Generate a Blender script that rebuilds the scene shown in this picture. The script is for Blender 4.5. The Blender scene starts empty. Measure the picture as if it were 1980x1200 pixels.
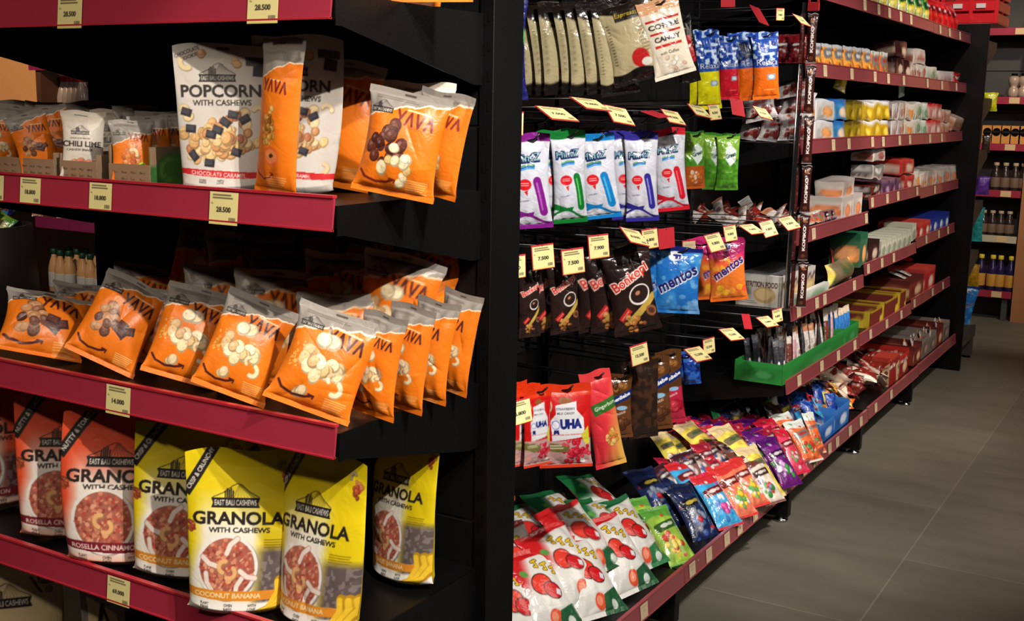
import bpy, math, random
import numpy as np
from mathutils import Matrix, Vector, Euler
PI = math.pi
COL = bpy.context.scene.collection

# ------------------------------------------------------------------ viewpoint (metres, eye 1.5 m above the floor)
FPX, CX, CY = 2240., 990., 600.
_Y = np.array([1360., 375., -2240.]); _Y /= np.linalg.norm(_Y)
_X = np.array([3810., -470., 2240.]); _X -= _Y * _X.dot(_Y); _X /= np.linalg.norm(_X)
_Z = np.cross(_X, _Y)
ROT = np.array([_X, _Y, _Z])            # camera axes -> world axes
EYE = np.array([0., 0., 1.5])

def P(u, v, X=None, Y=None, Z=None):
    """Point of the real plane X=.., Y=.. or Z=.. seen along a sight line of the photograph."""
    d = ROT @ np.array([u - CX, CY - v, -FPX])
    i, c = (0, X) if X is not None else (1, Y) if Y is not None else (2, Z)
    return EYE + (c - EYE[i]) / d[i] * d

def depth(p):
    return float(-(ROT.T @ (np.asarray(p, float) - EYE))[2])

def solve(u, X=None, Y=None, Z=None):
    """Complete a point whose picture column is u, two of its coordinates being known."""
    k = [X, Y, Z]; i = k.index(None)
    a = (CX - u) * ROT[:, 2] - FPX * ROT[:, 0]
    p = np.array([0. if c is None else c for c in k])
    p[i] = EYE[i] - sum(a[j] * (p[j] - EYE[j]) for j in range(3) if j != i) / a[i]
    return p

# ------------------------------------------------------------------ materials
def s2l(c):
    c = np.asarray(c, float)
    return np.where(c <= .04045, c / 12.92, ((c + .055) / 1.055) ** 2.4)

def rgb(r, g, b):
    return tuple(s2l(np.array([r, g, b]) / 255.)) + (1.,)

def _mat(name):
    m = bpy.data.materials.new(name); m.use_nodes = True
    nt = m.node_tree
    return m, nt, nt.nodes['Principled BSDF']

def solid(name, col, rough=.5, metal=0., spec=.5, noise=0., bump=0., scale=40., emit=0., coat=0., alpha=1.):
    m, nt, b = _mat(name)
    b.inputs['Base Color'].default_value = rgb(*col)
    b.inputs['Roughness'].default_value = rough
    b.inputs['Metallic'].default_value = metal
    b.inputs['Specular IOR Level'].default_value = spec
    b.inputs['Coat Weight'].default_value = coat
    if alpha < 1: b.inputs['Alpha'].default_value = alpha
    if emit:
        b.inputs['Emission Color'].default_value = rgb(*col); b.inputs['Emission Strength'].default_value = emit
    tc = nt.nodes.new('ShaderNodeTexCoord')
    n = nt.nodes.new('ShaderNodeTexNoise'); n.inputs['Scale'].default_value = scale; n.inputs['Detail'].default_value = 4
    nt.links.new(tc.outputs['Object'], n.inputs['Vector'])
    if noise:
        mx = nt.nodes.new('ShaderNodeMix'); mx.data_type = 'RGBA'
        mx.inputs['A'].default_value = tuple(x * (1 - noise) for x in rgb(*col)[:3]) + (1,)
        mx.inputs['B'].default_value = tuple(min(1, x * (1 + noise)) for x in rgb(*col)[:3]) + (1,)
        nt.links.new(n.outputs['Fac'], mx.inputs['Factor']); nt.links.new(mx.outputs['Result'], b.inputs['Base Color'])
    if bump:
        bp = nt.nodes.new('ShaderNodeBump'); bp.inputs['Strength'].default_value = bump; bp.inputs['Distance'].default_value = .003
        nt.links.new(n.outputs['Fac'], bp.inputs['Height']); nt.links.new(bp.outputs['Normal'], b.inputs['Normal'])
    return m

def printed(name, rough=.4, bump=.3, scale=22., coat=0., spec=.5, sat=1., metal=0.):
    """Printed film or card: ink colours come from the 'ink' colour attribute, creases from noise."""
    m, nt, b = _mat(name)
    at = nt.nodes.new('ShaderNodeAttribute'); at.attribute_name = 'ink'
    nt.links.new(at.outputs['Color'], b.inputs['Base Color'])
    b.inputs['Roughness'].default_value = rough
    b.inputs['Metallic'].default_value = metal
    b.inputs['Coat Weight'].default_value = coat; b.inputs['Coat Roughness'].default_value = .15
    b.inputs['Specular IOR Level'].default_value = spec
    if bump:
        tc = nt.nodes.new('ShaderNodeTexCoord')
        n = nt.nodes.new('ShaderNodeTexNoise'); n.inputs['Scale'].default_value = scale; n.inputs['Detail'].default_value = 2
        n.inputs['Distortion'].default_value = 1.1
        bp = nt.nodes.new('ShaderNodeBump'); bp.inputs['Strength'].default_value = bump; bp.inputs['Distance'].default_value = .012
        nt.links.new(tc.outputs['Object'], n.inputs['Vector'])
        nt.links.new(n.outputs['Fac'], bp.inputs['Height']); nt.links.new(bp.outputs['Normal'], b.inputs['Normal'])
    return m

M = {}
M['black'] = solid('black_powder_coat', (8, 8, 9), .42, spec=.28, bump=.1, scale=220)
M['panel'] = solid('black_back_panel', (9, 10, 11), .5, spec=.25, noise=.1)
M['void'] = solid('dark_slot', (3, 3, 3), .8, spec=.1)
M['grey_metal'] = solid('grey_metal', (70, 68, 64), .5, noise=.1)
M['rail'] = solid('red_plastic_rail', (166, 46, 68), .38, spec=.5, noise=.06, scale=9, coat=.25)
M['rail_far'] = solid('red_rail_cover_haze', (146, 66, 72), .3, spec=.7, noise=.1, scale=9, coat=.5)  # reflection haze of a clear cover mixed into the red base colour
M['rail_lip_far'] = solid('hazed_red_lip', (160, 70, 76), .35, spec=.6, coat=.3)  # lip colour greyed with the same painted haze as its rail
M['rail_lip'] = solid('red_plastic_lip', (186, 42, 56), .3, spec=.5, coat=.3)
M['chrome'] = solid('chrome', (190, 190, 190), .2, metal=1.)
M['wire'] = solid('black_wire', (20, 20, 22), .35, spec=.5)
M['film'] = printed('printed_matte_film', .4, .12, 8)
M['foil'] = printed('printed_gloss_foil', .22, .24, 9, coat=.4, spec=.6)
M['card'] = printed('printed_card', .5, .05, 60)
M['paper'] = printed('printed_paper', .6, 0)
M['clip'] = solid('red_tag_clip', (196, 46, 56), .35)

# ------------------------------------------------------------------ mesh helpers
class MB:
    """Collects simple solids into ONE mesh."""
    def __init__(s): s.v = []; s.f = []; s.m = []
    def add(s, v, f, mi=0):
        n = len(s.v); s.v += [tuple(p) for p in v]; s.f += [tuple(i + n for i in q) for q in f]; s.m += [mi] * len(f)
    def box(s, x0, x1, y0, y1, z0, z1, mi=0, c=0., M4=None):
        x0, x1 = min(x0, x1), max(x0, x1); y0, y1 = min(y0, y1), max(y0, y1); z0, z1 = min(z0, z1), max(z0, z1)
        c = min(c, (x1 - x0) * .45, (y1 - y0) * .45, (z1 - z0) * .45)
        if c <= 0:
            v = [(x, y, z) for z in (z0, z1) for y in (y0, y1) for x in (x0, x1)]
            f = [(0, 2, 3, 1), (4, 5, 7, 6), (0, 1, 5, 4), (2, 6, 7, 3), (0, 4, 6, 2), (1, 3, 7, 5)]
        else:
            v = []
            for z, i in ((z0, c), (z0 + c, 0), (z1 - c, 0), (z1, c)):
                a = [x0 + i, x1 - i, y0 + i, y1 - i]; k = c * .6
                v += [(a[0] + k, a[2], z), (a[1] - k, a[2], z), (a[1], a[2] + k, z), (a[1], a[3] - k, z),
                      (a[1] - k, a[3], z), (a[0] + k, a[3], z), (a[0], a[3] - k, z), (a[0], a[2] + k, z)]
            f = [tuple(range(7, -1, -1)), tuple(range(24, 32))]
            for r in range(3):
                for i in range(8): j = (i + 1) % 8; f.append((r * 8 + i, r * 8 + j, r * 8 + 8 + j, r * 8 + 8 + i))
        if M4 is not None: v = [tuple(M4 @ Vector(p)) for p in v]
        s.add(v, f, mi)
    def prism(s, pts, axis, a, b, mi=0):
        """2-D outline pts extruded along an axis from a to b."""
        n = len(pts)
        def mk(p, t): return {0: (t, p[0], p[1]), 1: (p[0], t, p[1]), 2: (p[0], p[1], t)}[axis]
        v = [mk(p, a) for p in pts] + [mk(p, b) for p in pts]
        f = [tuple(range(n - 1, -1, -1)), tuple(range(n, 2 * n))] + [(i, (i + 1) % n, n + (i + 1) % n, n + i) for i in range(n)]
        s.add(v, f, mi)
    def tube(s, pts, r, n=8, mi=0):
        pts = [Vector(p) for p in pts]; rs = r if isinstance(r, (list, tuple)) else [r] * len(pts)
        v = []
        for i, p in enumerate(pts):
            d = (pts[min(i + 1, len(pts) - 1)] - pts[max(i - 1, 0)]).normalized()
            u = d.cross(Vector((0, 0, 1)) if abs(d.z) < .9 else Vector((1, 0, 0))).normalized(); w = d.cross(u)
            v += [tuple(p + (u * math.cos(2 * PI * k / n) + w * math.sin(2 * PI * k / n)) * rs[i]) for k in range(n)]
        f = [(i * n + k, i * n + (k + 1) % n, (i + 1) * n + (k + 1) % n, (i + 1) * n + k) for i in range(len(pts) - 1) for k in range(n)]
        f += [tuple(range(n - 1, -1, -1)), tuple((len(pts) - 1) * n + k for k in range(n))]
        s.add(v, f, mi)
    def lathe(s, prof, n=16, c=(0, 0, 0), mi=0):
        v = [(c[0] + r * math.cos(2 * PI * k / n), c[1] + r * math.sin(2 * PI * k / n), c[2] + z) for r, z in prof for k in range(n)]
        f = [(i * n + k, i * n + (k + 1) % n, (i + 1) * n + (k + 1) % n, (i + 1) * n + k) for i in range(len(prof) - 1) for k in range(n)]
        f += [tuple(range(n - 1, -1, -1)), tuple((len(prof) - 1) * n + k for k in range(n))]
        s.add(v, f, mi)
    def build(s, name, mats, parent=None, smooth=False):
        me = bpy.data.meshes.new(name); me.from_pydata(s.v, [], s.f); me.validate()
        for m in (mats if isinstance(mats, (list, tuple)) else [mats]): me.materials.append(m)
        if len(me.polygons) == len(s.m): me.polygons.foreach_set('material_index', s.m)
        if smooth: me.shade_smooth()
        me.update()
        return link(name, me, parent)

def link(name, me, parent=None):
    o = bpy.data.objects.new(name, me); COL.objects.link(o)
    if parent is not None: o.parent = parent
    return o

def tag(o, label, cat, group=None, kind=None):
    if label: o['label'] = label
    if cat: o['category'] = cat
    if group: o['group'] = group
    if kind: o['kind'] = kind
    return o

def empty(name, loc=(0, 0, 0), yaw=0.):
    o = bpy.data.objects.new(name, None); COL.objects.link(o); o.empty_display_size = .05
    o.location = loc; o.rotation_euler = (0, 0, yaw)
    return o

def struct(o): o['kind'] = 'structure'; return o

def ordinal(n):
    return ['first', 'second', 'third', 'fourth', 'fifth', 'sixth', 'seventh', 'eighth', 'ninth', 'tenth', 'eleventh', 'twelfth',
            'thirteenth', 'fourteenth', 'fifteenth', 'sixteenth', 'seventeenth', 'eighteenth', 'nineteenth', 'twentieth'][n - 1]

# ------------------------------------------------------------------ ink: a small painter whose canvas is sampled onto mesh vertices
_glyphs = {}
def glyph_mask(s, bold, size=56):
    """Coverage mask of a line of text, rasterised from Blender's own font outlines."""
    key = (s, bold)
    if key in _glyphs: return _glyphs[key]
    cu = bpy.data.curves.new('glyph', 'FONT'); cu.body = s; cu.offset = bold; cu.resolution_u = 3
    o = bpy.data.objects.new('glyph', cu)
    me = bpy.data.meshes.new_from_object(o)
    me.calc_loop_triangles()
    n = len(me.vertices); co = np.zeros(n * 3); me.vertices.foreach_get('co', co); co = co.reshape(-1, 3)[:, :2]
    t = np.zeros(len(me.loop_triangles) * 3, dtype=np.int32); me.loop_triangles.foreach_get('vertices', t); t = t.reshape(-1, 3)
    bpy.data.objects.remove(o); bpy.data.curves.remove(cu); bpy.data.meshes.remove(me)
    lo, hi = co.min(0), co.max(0); sc = size / (hi[1] - lo[1])
    W, H = int((hi[0] - lo[0]) * sc) + 3, size + 3
    q = (co - lo) * sc + 1; q[:, 1] = H - q[:, 1]
    mask = np.zeros((H, W), bool)
    for a, b, c in t:
        A, B, D = q[a], q[b], q[c]
        x0, x1 = max(int(min(A[0], B[0], D[0])) - 1, 0), min(int(max(A[0], B[0], D[0])) + 2, W)
        y0, y1 = max(int(min(A[1], B[1], D[1])) - 1, 0), min(int(max(A[1], B[1], D[1])) + 2, H)
        if x1 <= x0 or y1 <= y0: continue
        xx, yy = np.meshgrid(np.arange(x0, x1) + .5, np.arange(y0, y1) + .5)
        e = [(Q[0] - R_[0]) * (yy - R_[1]) - (Q[1] - R_[1]) * (xx - R_[0]) for R_, Q in ((A, B), (B, D), (D, A))]
        e = np.array(e); mask[y0:y1, x0:x1] |= (e >= -.01).all(0) | (e <= .01).all(0)
    _glyphs[key] = mask.astype(np.float32)
    return _glyphs[key]

class Ink:
    """Canvas; x runs 0..1 across, y runs 0..A down (A = height / width)."""
    def __init__(s, W, A, bg):
        s.W = int(W); s.H = max(4, int(round(W * A))); s.A = A
        s.X, s.Y = np.meshgrid((np.arange(s.W) + .5) / s.W, (np.arange(s.H) + .5) / s.W)
        s.im = np.ones((s.H, s.W, 3), np.float32) * np.array(bg, np.float32)
    def put(s, m, col):
        m = np.clip(m, 0, 1)[..., None]; s.im = s.im * (1 - m) + np.asarray(col, np.float32) * m
    def sd(s, d): return np.clip(.5 - d * s.W, 0, 1)
    def loc(s, x, y, rot):
        c, k = math.cos(rot), math.sin(rot); dx, dy = s.X - x, s.Y - y
        return dx * c + dy * k, -dx * k + dy * c
    def ell(s, x, y, rx, ry, col, rot=0., a=1.):
        X, Y = s.loc(x, y, rot); s.put(a * s.sd((np.sqrt((X / rx) ** 2 + (Y / ry) ** 2) - 1) * min(rx, ry)), col)
    def rect(s, x, y, w, h, col, rot=0., a=1., r=0.):
        X, Y = s.loc(x, y, rot)
        dx, dy = np.abs(X) - w / 2 + r, np.abs(Y) - h / 2 + r
        s.put(a * s.sd(np.hypot(np.maximum(dx, 0), np.maximum(dy, 0)) + np.minimum(np.maximum(dx, dy), 0) - r), col)
    def poly(s, pts, col, a=1.):
        ins = np.zeros(s.X.shape, bool); n = len(pts)
        for i in range(n):
            (x0, y0), (x1, y1) = pts[i], pts[(i + 1) % n]
            if y0 == y1: continue
            ins ^= ((s.Y < y0) != (s.Y < y1)) & (s.X < x0 + (s.Y - y0) * (x1 - x0) / (y1 - y0))
        s.put(a * ins, col)
    def line(s, pts, w, col, a=1.):
        d = np.full(s.X.shape, 9.)
        for (x0, y0), (x1, y1) in zip(pts[:-1], pts[1:]):
            L = max((x1 - x0) ** 2 + (y1 - y0) ** 2, 1e-9)
            t = np.clip(((s.X - x0) * (x1 - x0) + (s.Y - y0) * (y1 - y0)) / L, 0, 1)
            d = np.minimum(d, np.hypot(s.X - x0 - t * (x1 - x0), s.Y - y0 - t * (y1 - y0)))
        s.put(a * s.sd(d - w / 2), col)
    def text(s, t, x, y, w, col, h=None, rot=0., bold=.012, shear=0., a=1.):
        """One line of text, centred at (x, y), w wide (h high)."""
        g = glyph_mask(t, bold); gh, gw = g.shape
        if h is None: h = w * gh / gw
        X, Y = s.loc(x, y, rot); X = X + shear * Y
        gx = (X / w + .5) * gw - .5; gy = (Y / h + .5) * gh - .5
        k = max(1, int(round(.6 * gw / (w * s.W))))       # shrink softly when the print is tiny
        if k > 1:
            c = np.cumsum(np.cumsum(np.pad(g, ((k, k), (k, k))), 0), 1)
            g = (c[k:, k:] - c[:-k, k:] - c[k:, :-k] + c[:-k, :-k]) / k / k
            gx = gx + k / 2 + .5; gy = gy + k / 2 + .5; gh, gw = g.shape
        x0, y0 = np.floor(gx).astype(int), np.floor(gy).astype(int); fx, fy = gx - x0, gy - y0
        def at(i, j):
            ok = (i >= 0) & (i < gw) & (j >= 0) & (j < gh)
            return np.where(ok, g[np.clip(j, 0, gh - 1), np.clip(i, 0, gw - 1)], 0)
        m = (at(x0, y0) * (1 - fx) + at(x0 + 1, y0) * fx) * (1 - fy) + (at(x0, y0 + 1) * (1 - fx) + at(x0 + 1, y0 + 1) * fx) * fy
        s.put(a * m, col)
    def grey_lines(s, x, y, w, n, dy, col, seed=1, th=.4, a=.7):
        """Lines of copy too small to read."""
        r = random.Random(seed)
        for i in range(n):
            ww = w * r.uniform(.75, 1.); s.rect(x - (w - ww) / 2, y + i * dy, ww, dy * th, col, a=a)
    def noise(s, n, seed):
        r = np.random.RandomState(seed); g = r.rand(int(n * s.A) + 3, n + 3)
        gx, gy = s.X * n, s.Y * n; i, j = gx.astype(int), gy.astype(int); fx, fy = gx - i, gy - j
        fx = fx * fx * (3 - 2 * fx); fy = fy * fy * (3 - 2 * fy)
        return (g[j, i] * (1 - fx) + g[j, i + 1] * fx) * (1 - fy) + (g[j + 1, i] * (1 - fx) + g[j + 1, i + 1] * fx) * fy
    def food(s, x, y, R, n, r, cols, seed=0, sq=1., ry=None):
        q = random.Random(seed); pts = sorted([(q.gauss(0, .42), q.gauss(0, .42)) for _ in range(n)], key=lambda p: -p[0] ** 2 - p[1] ** 2)
        for a, b in pts:
            a, b = max(-1, min(1, a)), max(-1, min(1, b)); c = np.array(q.choice(cols), float); k = r * q.uniform(.75, 1.2); t = q.uniform(0, PI)
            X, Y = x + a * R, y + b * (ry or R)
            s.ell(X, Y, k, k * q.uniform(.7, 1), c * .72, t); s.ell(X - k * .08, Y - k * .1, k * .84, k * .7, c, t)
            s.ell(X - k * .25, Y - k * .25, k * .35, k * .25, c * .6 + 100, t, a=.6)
            for _ in range(4 if k > .05 else 0): s.ell(X + q.uniform(-.6, .6) * k, Y + q.uniform(-.5, .5) * k, k * q.uniform(.08, .2), k * .09, c * q.choice((.78, .86, 1.08)), q.uniform(0, 3), a=.8)
    def cashew(s, x, y, r, col, rot=0., arc=2.6):
        p = [(x + r * math.cos(rot + arc * (i / 8 - .5)), y + r * math.sin(rot + arc * (i / 8 - .5))) for i in range(9)]
        s.line(p, r * .95, np.array(col) * .72); s.line([(a - .004, b - .006) for a, b in p], r * .72, col)
    def logo(s, x, y, w, dark=(38, 33, 32), light=(225, 222, 215)):
        """Two-ridge mountain over a small group of people, and the dark name band."""
        for i in range(9):
            t = i / 8; px = x - w * .1 + w * .56 * t; s.line([(x + w * (.06 + .08 * t), y - w * .35), (x + w * (.02 + .2 * t), y - w * .25), (px, y - w * .11)], w * .01, dark, a=.5)
        s.line([(x - w * .46, y - w * .11), (x - w * .25, y - w * .2), (x - w * .05, y - w * .34), (x + w * .04, y - w * .38), (x + w * .12, y - w * .36), (x + w * .28, y - w * .22), (x + w * .48, y - w * .11)], w * .016, dark, a=.85)
        for i, hh in enumerate((.11, .16, .14, .17, .12)):
            X = x - w * .21 + i * w * .04; s.rect(X, y - w * .1 - w * hh / 2, w * .028, w * hh, dark); s.ell(X, y - w * .105 - w * hh, w * .016, w * .022, dark)
        s.poly([(x - w * .5, y - w * .1), (x + w * .5, y - w * .1), (x + w * .46, y), (x + w * .5, y + w * .1), (x - w * .5, y + w * .1), (x - w * .46, y)], dark)
        s.text('EAST BALI CASHEWS', x, y, w * .86, light, h=w * .12, bold=.02)
    def done(s): return np.clip(s.im, 0, 255)

def sample(im, U, V):
    """Canvas colour at U (0..1 left-right), V (0..1 top-bottom), averaging neighbours."""
    H, W = im.shape[:2]
    x = np.clip(U * W - .5, 0, W - 1.001); y = np.clip(V * H - .5, 0, H - 1.001)
    i, j = x.astype(int), y.astype(int); fx, fy = (x - i)[..., None], (y - j)[..., None]
    return (im[j, i] * (1 - fx) + im[j, np.minimum(i + 1, W - 1)] * fx) * (1 - fy) + (im[np.minimum(j + 1, H - 1), i] * (1 - fx) + im[np.minimum(j + 1, H - 1), np.minimum(i + 1, W - 1)] * fx) * fy

def ink_mesh(name, verts, faces, cols, mat, smooth=True):
    me = bpy.data.meshes.new(name)
    nv, nf = len(verts), len(faces)
    me.vertices.add(nv); me.vertices.foreach_set('co', np.asarray(verts, np.float32).ravel())
    k = faces.shape[1]
    me.loops.add(nf * k); me.loops.foreach_set('vertex_index', faces.astype(np.int32).ravel())
    me.polygons.add(nf); me.polygons.foreach_set('loop_start', np.arange(0, nf * k, k, dtype=np.int32))
    me.update(calc_edges=True)
    at = me.color_attributes.new('ink', 'BYTE_COLOR', 'POINT')
    c = np.ones((nv, 4), np.float32); c[:, :3] = s2l(np.asarray(cols) / 255.)
    at.data.foreach_set('color', c.ravel())
    me.materials.append(mat)
    if smooth: me.shade_smooth()
    return me

def grid_faces(nx, ny, off=0, flip=False):
    i, j = np.meshgrid(np.arange(nx - 1), np.arange(ny - 1)); a = (j * nx + i).ravel() + off
    f = np.stack([a, a + 1, a + 1 + nx, a + nx], 1)
    return f[:, ::-1] if flip else f
# ------------------------------------------------------------------ bags: printed film pulled into a pillow or a stand-up pouch
def bag_shape(U, V, w, h, t, kind, seed, bend, crush, back=False):
    """U 0..1, V 0..1 (bottom..top) -> x, y, z; the front bulges towards -y."""
    r = np.random.RandomState(seed)
    u = U * 2 - 1; v = V
    if kind == 'pillow':
        sb, st = .055, .065
        a = np.clip((v - sb) / (1 - sb - st), 0, 1); prof = np.sin(PI * a) ** .55
        side = np.clip(1 - np.abs(u) ** 2.4, 0, 1) ** .7
        th = t * .5 * prof * side
        x = u * w / 2 * (1 - .13 * prof)
        z = v * h * (1 - .04 * t / w)
    elif kind == 'flat':                                  # candy bag hanging with its load low down
        sb, st = .05, .1
        a = np.clip((v - sb) / (1 - sb - st), 0, 1); prof = np.clip(np.sin(PI * a ** .8), 0, 1) ** .6
        side = np.clip(1 - np.abs(u) ** 2.6, 0, 1) ** .7
        th = t * .5 * prof * side
        x = u * w / 2 * (1 - .1 * prof)
        z = v * h
    else:                                                 # 'pouch': gusset below, flat seal above
        prof = np.clip(v / .05, 0, 1) ** .5 * np.clip(1 - np.clip((v - .12) / .78, 0, 1) ** 1.3, 0, 1)
        side = np.clip(1 - np.abs(u) ** 2.8, 0, 1) ** .6
        th = t * .5 * prof * side + t * .06 * np.exp(-((v - .03) / .05) ** 2) * side
        x = u * w / 2 * (1 - .05 * prof - .1 * np.clip(1 - v / .55, 0, 1) ** 1.6)
        z = v * h - h * .012 * np.abs(u) ** 8 * np.clip(v * 12 - 11, 0, 1) + h * .045 * (np.abs(u) ** 2.2) * np.clip(1 - v / .2, 0, 1)
    amp = crush * t
    d = np.zeros_like(u)
    inner = np.clip(prof * 2.2, 0, 1) * np.clip((1 - np.abs(u)) * 5, 0, 1)
    for k in range(11):                                   # creases
        px, py, an = r.uniform(-1, 1), r.uniform(0, h / w * 2), r.uniform(0, PI)
        X, Y = u - px, v * h / w * 2 - py
        s_ = X * math.cos(an) + Y * math.sin(an); l = -X * math.sin(an) + Y * math.cos(an)
        d += r.uniform(-.1, .045) * np.exp(-np.abs(s_) / r.uniform(.07, .26)) * np.exp(-(l / r.uniform(.3, .7)) ** 2)
    if kind != 'pouch':
        ph = r.uniform(0, 6, 4)
        for e, q in ((v, ph[0]), (1 - v, ph[1])):         # gathers that fan out of the crimps
            d += .05 * np.sin(u * r.uniform(9, 13) + q) * np.exp(-np.clip(e - .05, 0, 1) / .12)
    y = -(th + amp * d * inner) if not back else (th * .8 + amp * d * inner * .6)
    y = y + bend * h * np.clip(v - .15, 0, 1) ** 2 * 1.3 + .006 * np.sin(u * 3 + r.uniform(0, 6)) * np.clip(v * 3 - 2, 0, 1) * min(1, w / .1)
    x = x + w * .03 * math.sin(r.uniform(0, 6)) * np.sin(v * 3)
    z = z + h * .012 * np.sin(u * r.uniform(2, 5) + r.uniform(0, 6)) * np.clip(v * 4 - 3, 0, 1)
    return x, y, z

_bag_cache = {}
def bag_meshes(art, w, h, t, kind, seed, nx, bend, crush, mat, seals):
    key = (art, round(w / h, 2), round(t / h, 2), kind, seed, nx, round(bend, 2), crush, mat, seals)
    if key in _bag_cache: return _bag_cache[key]
    A = h / w; ny = max(8, int(nx * A)); front, backim = artwork(art, A, nx)
    s = 1. / h; W_, T_ = w * s, t * s                      # unit height, scaled by the object
    U, V = np.meshgrid(np.linspace(0, 1, nx), np.linspace(0, 1, ny))
    x, y, z = bag_shape(U, V, W_, 1., T_, kind, seed, bend, crush)
    c = sample(front, U, 1 - V)
    out = []
    bands = [('body', 0, ny - 1)]
    if seals:
        lo, hi = (0 if kind == 'pouch' else max(1, int(.05 * ny))), ny - 1 - max(1, int(.075 * ny))
        bands = [('body', lo, hi), ('top_seal', hi, ny - 1)] + ([('bottom_seal', 0, lo)] if lo else [])
    for nm, j0, j1 in bands:
        sl = slice(j0, j1 + 1); n = j1 - j0 + 1
        v1 = np.stack([x[sl], y[sl], z[sl]], -1).reshape(-1, 3); c1 = c[sl].reshape(-1, 3)
        mx, my = max(9, nx // 5), max(3, (n + 3) // 5)
        U2, V2 = np.meshgrid(np.linspace(0, 1, mx), np.linspace(j0, j1, my) / (ny - 1))
        bx, by, bz = bag_shape(U2, V2, W_, 1., T_, kind, seed, bend, crush, True)
        v2 = np.stack([bx, by + .0012, bz], -1).reshape(-1, 3); c2 = sample(backim, 1 - U2, 1 - V2).reshape(-1, 3)
        f1 = grid_faces(nx, n); f2 = grid_faces(mx, my, len(v1), True)
        vv, cc, ff = [v1, v2], [c1, c2], [f1, f2]
        if kind == 'pouch' and j0 == 0:                    # gusset closes the foot of the pouch
            k = 21; uu = np.linspace(0, 1, k); z0 = np.zeros(k)
            a = np.stack(bag_shape(uu, z0, W_, 1., T_, kind, seed, bend, crush), -1)
            b = np.stack(bag_shape(uu, z0, W_, 1., T_, kind, seed, bend, crush, True), -1)
            o = len(v1) + len(v2); vv.append(np.concatenate([a, b])); cc.append(np.tile(front[-2:, :].mean((0, 1)), (2 * k, 1)))
            i = np.arange(k - 1); ff.append(np.stack([o + i, o + k + i, o + k + i + 1, o + i + 1], 1))
        out.append((nm, ink_mesh(art, np.concatenate(vv), np.concatenate(ff), np.concatenate(cc), M[mat])))
    pts = np.stack([x[::6, ::6], y[::6, ::6], z[::6, ::6]], -1).reshape(-1, 3)
    e = np.stack(bag_shape(np.linspace(0, 1, 15), np.zeros(15), W_, 1., T_, kind, seed, bend, crush, True), -1)
    _bag_cache[key] = (out, np.concatenate([pts, e]))
    return _bag_cache[key]

def facing(p):
    return math.atan2(EYE[0] - p[0], -(EYE[1] - p[1]))

def bag(name, art, p, h, asp, a=0., lean=0., roll=0., t=.3, kind='pillow', seed=0, nx=60, bend=0., crush=1., mat='film',
        rest=None, yaw=None, label=None, cat='snack bag', group=None, hang=False, seals=True):
    """Bag of height h, width h*asp, standing at p (or hanging from p); a turns it away from the viewer, rest = height it rests on."""
    w = h * asp
    parts, pts = bag_meshes(art, w, h, w * t, kind, seed, nx, bend, crush, mat, seals)
    o = link(name, parts[0][1])
    y = facing(p) + math.radians(a) if yaw is None else math.radians(yaw)
    e = Euler((-math.radians(lean), math.radians(roll), y))
    o.rotation_euler = e; o.scale = (h, h, h)
    R = np.array(e.to_matrix()); p = np.array(p, float)
    if hang: p = p - R @ np.array([0, 0, .955 * h])
    elif rest is not None: p[2] = rest - (pts * h @ R.T)[:, 2].min()
    o.location = p
    for nm, me in parts[1:]: link(nm, me, o)
    tag(o, label, cat, group)
    return o

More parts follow.
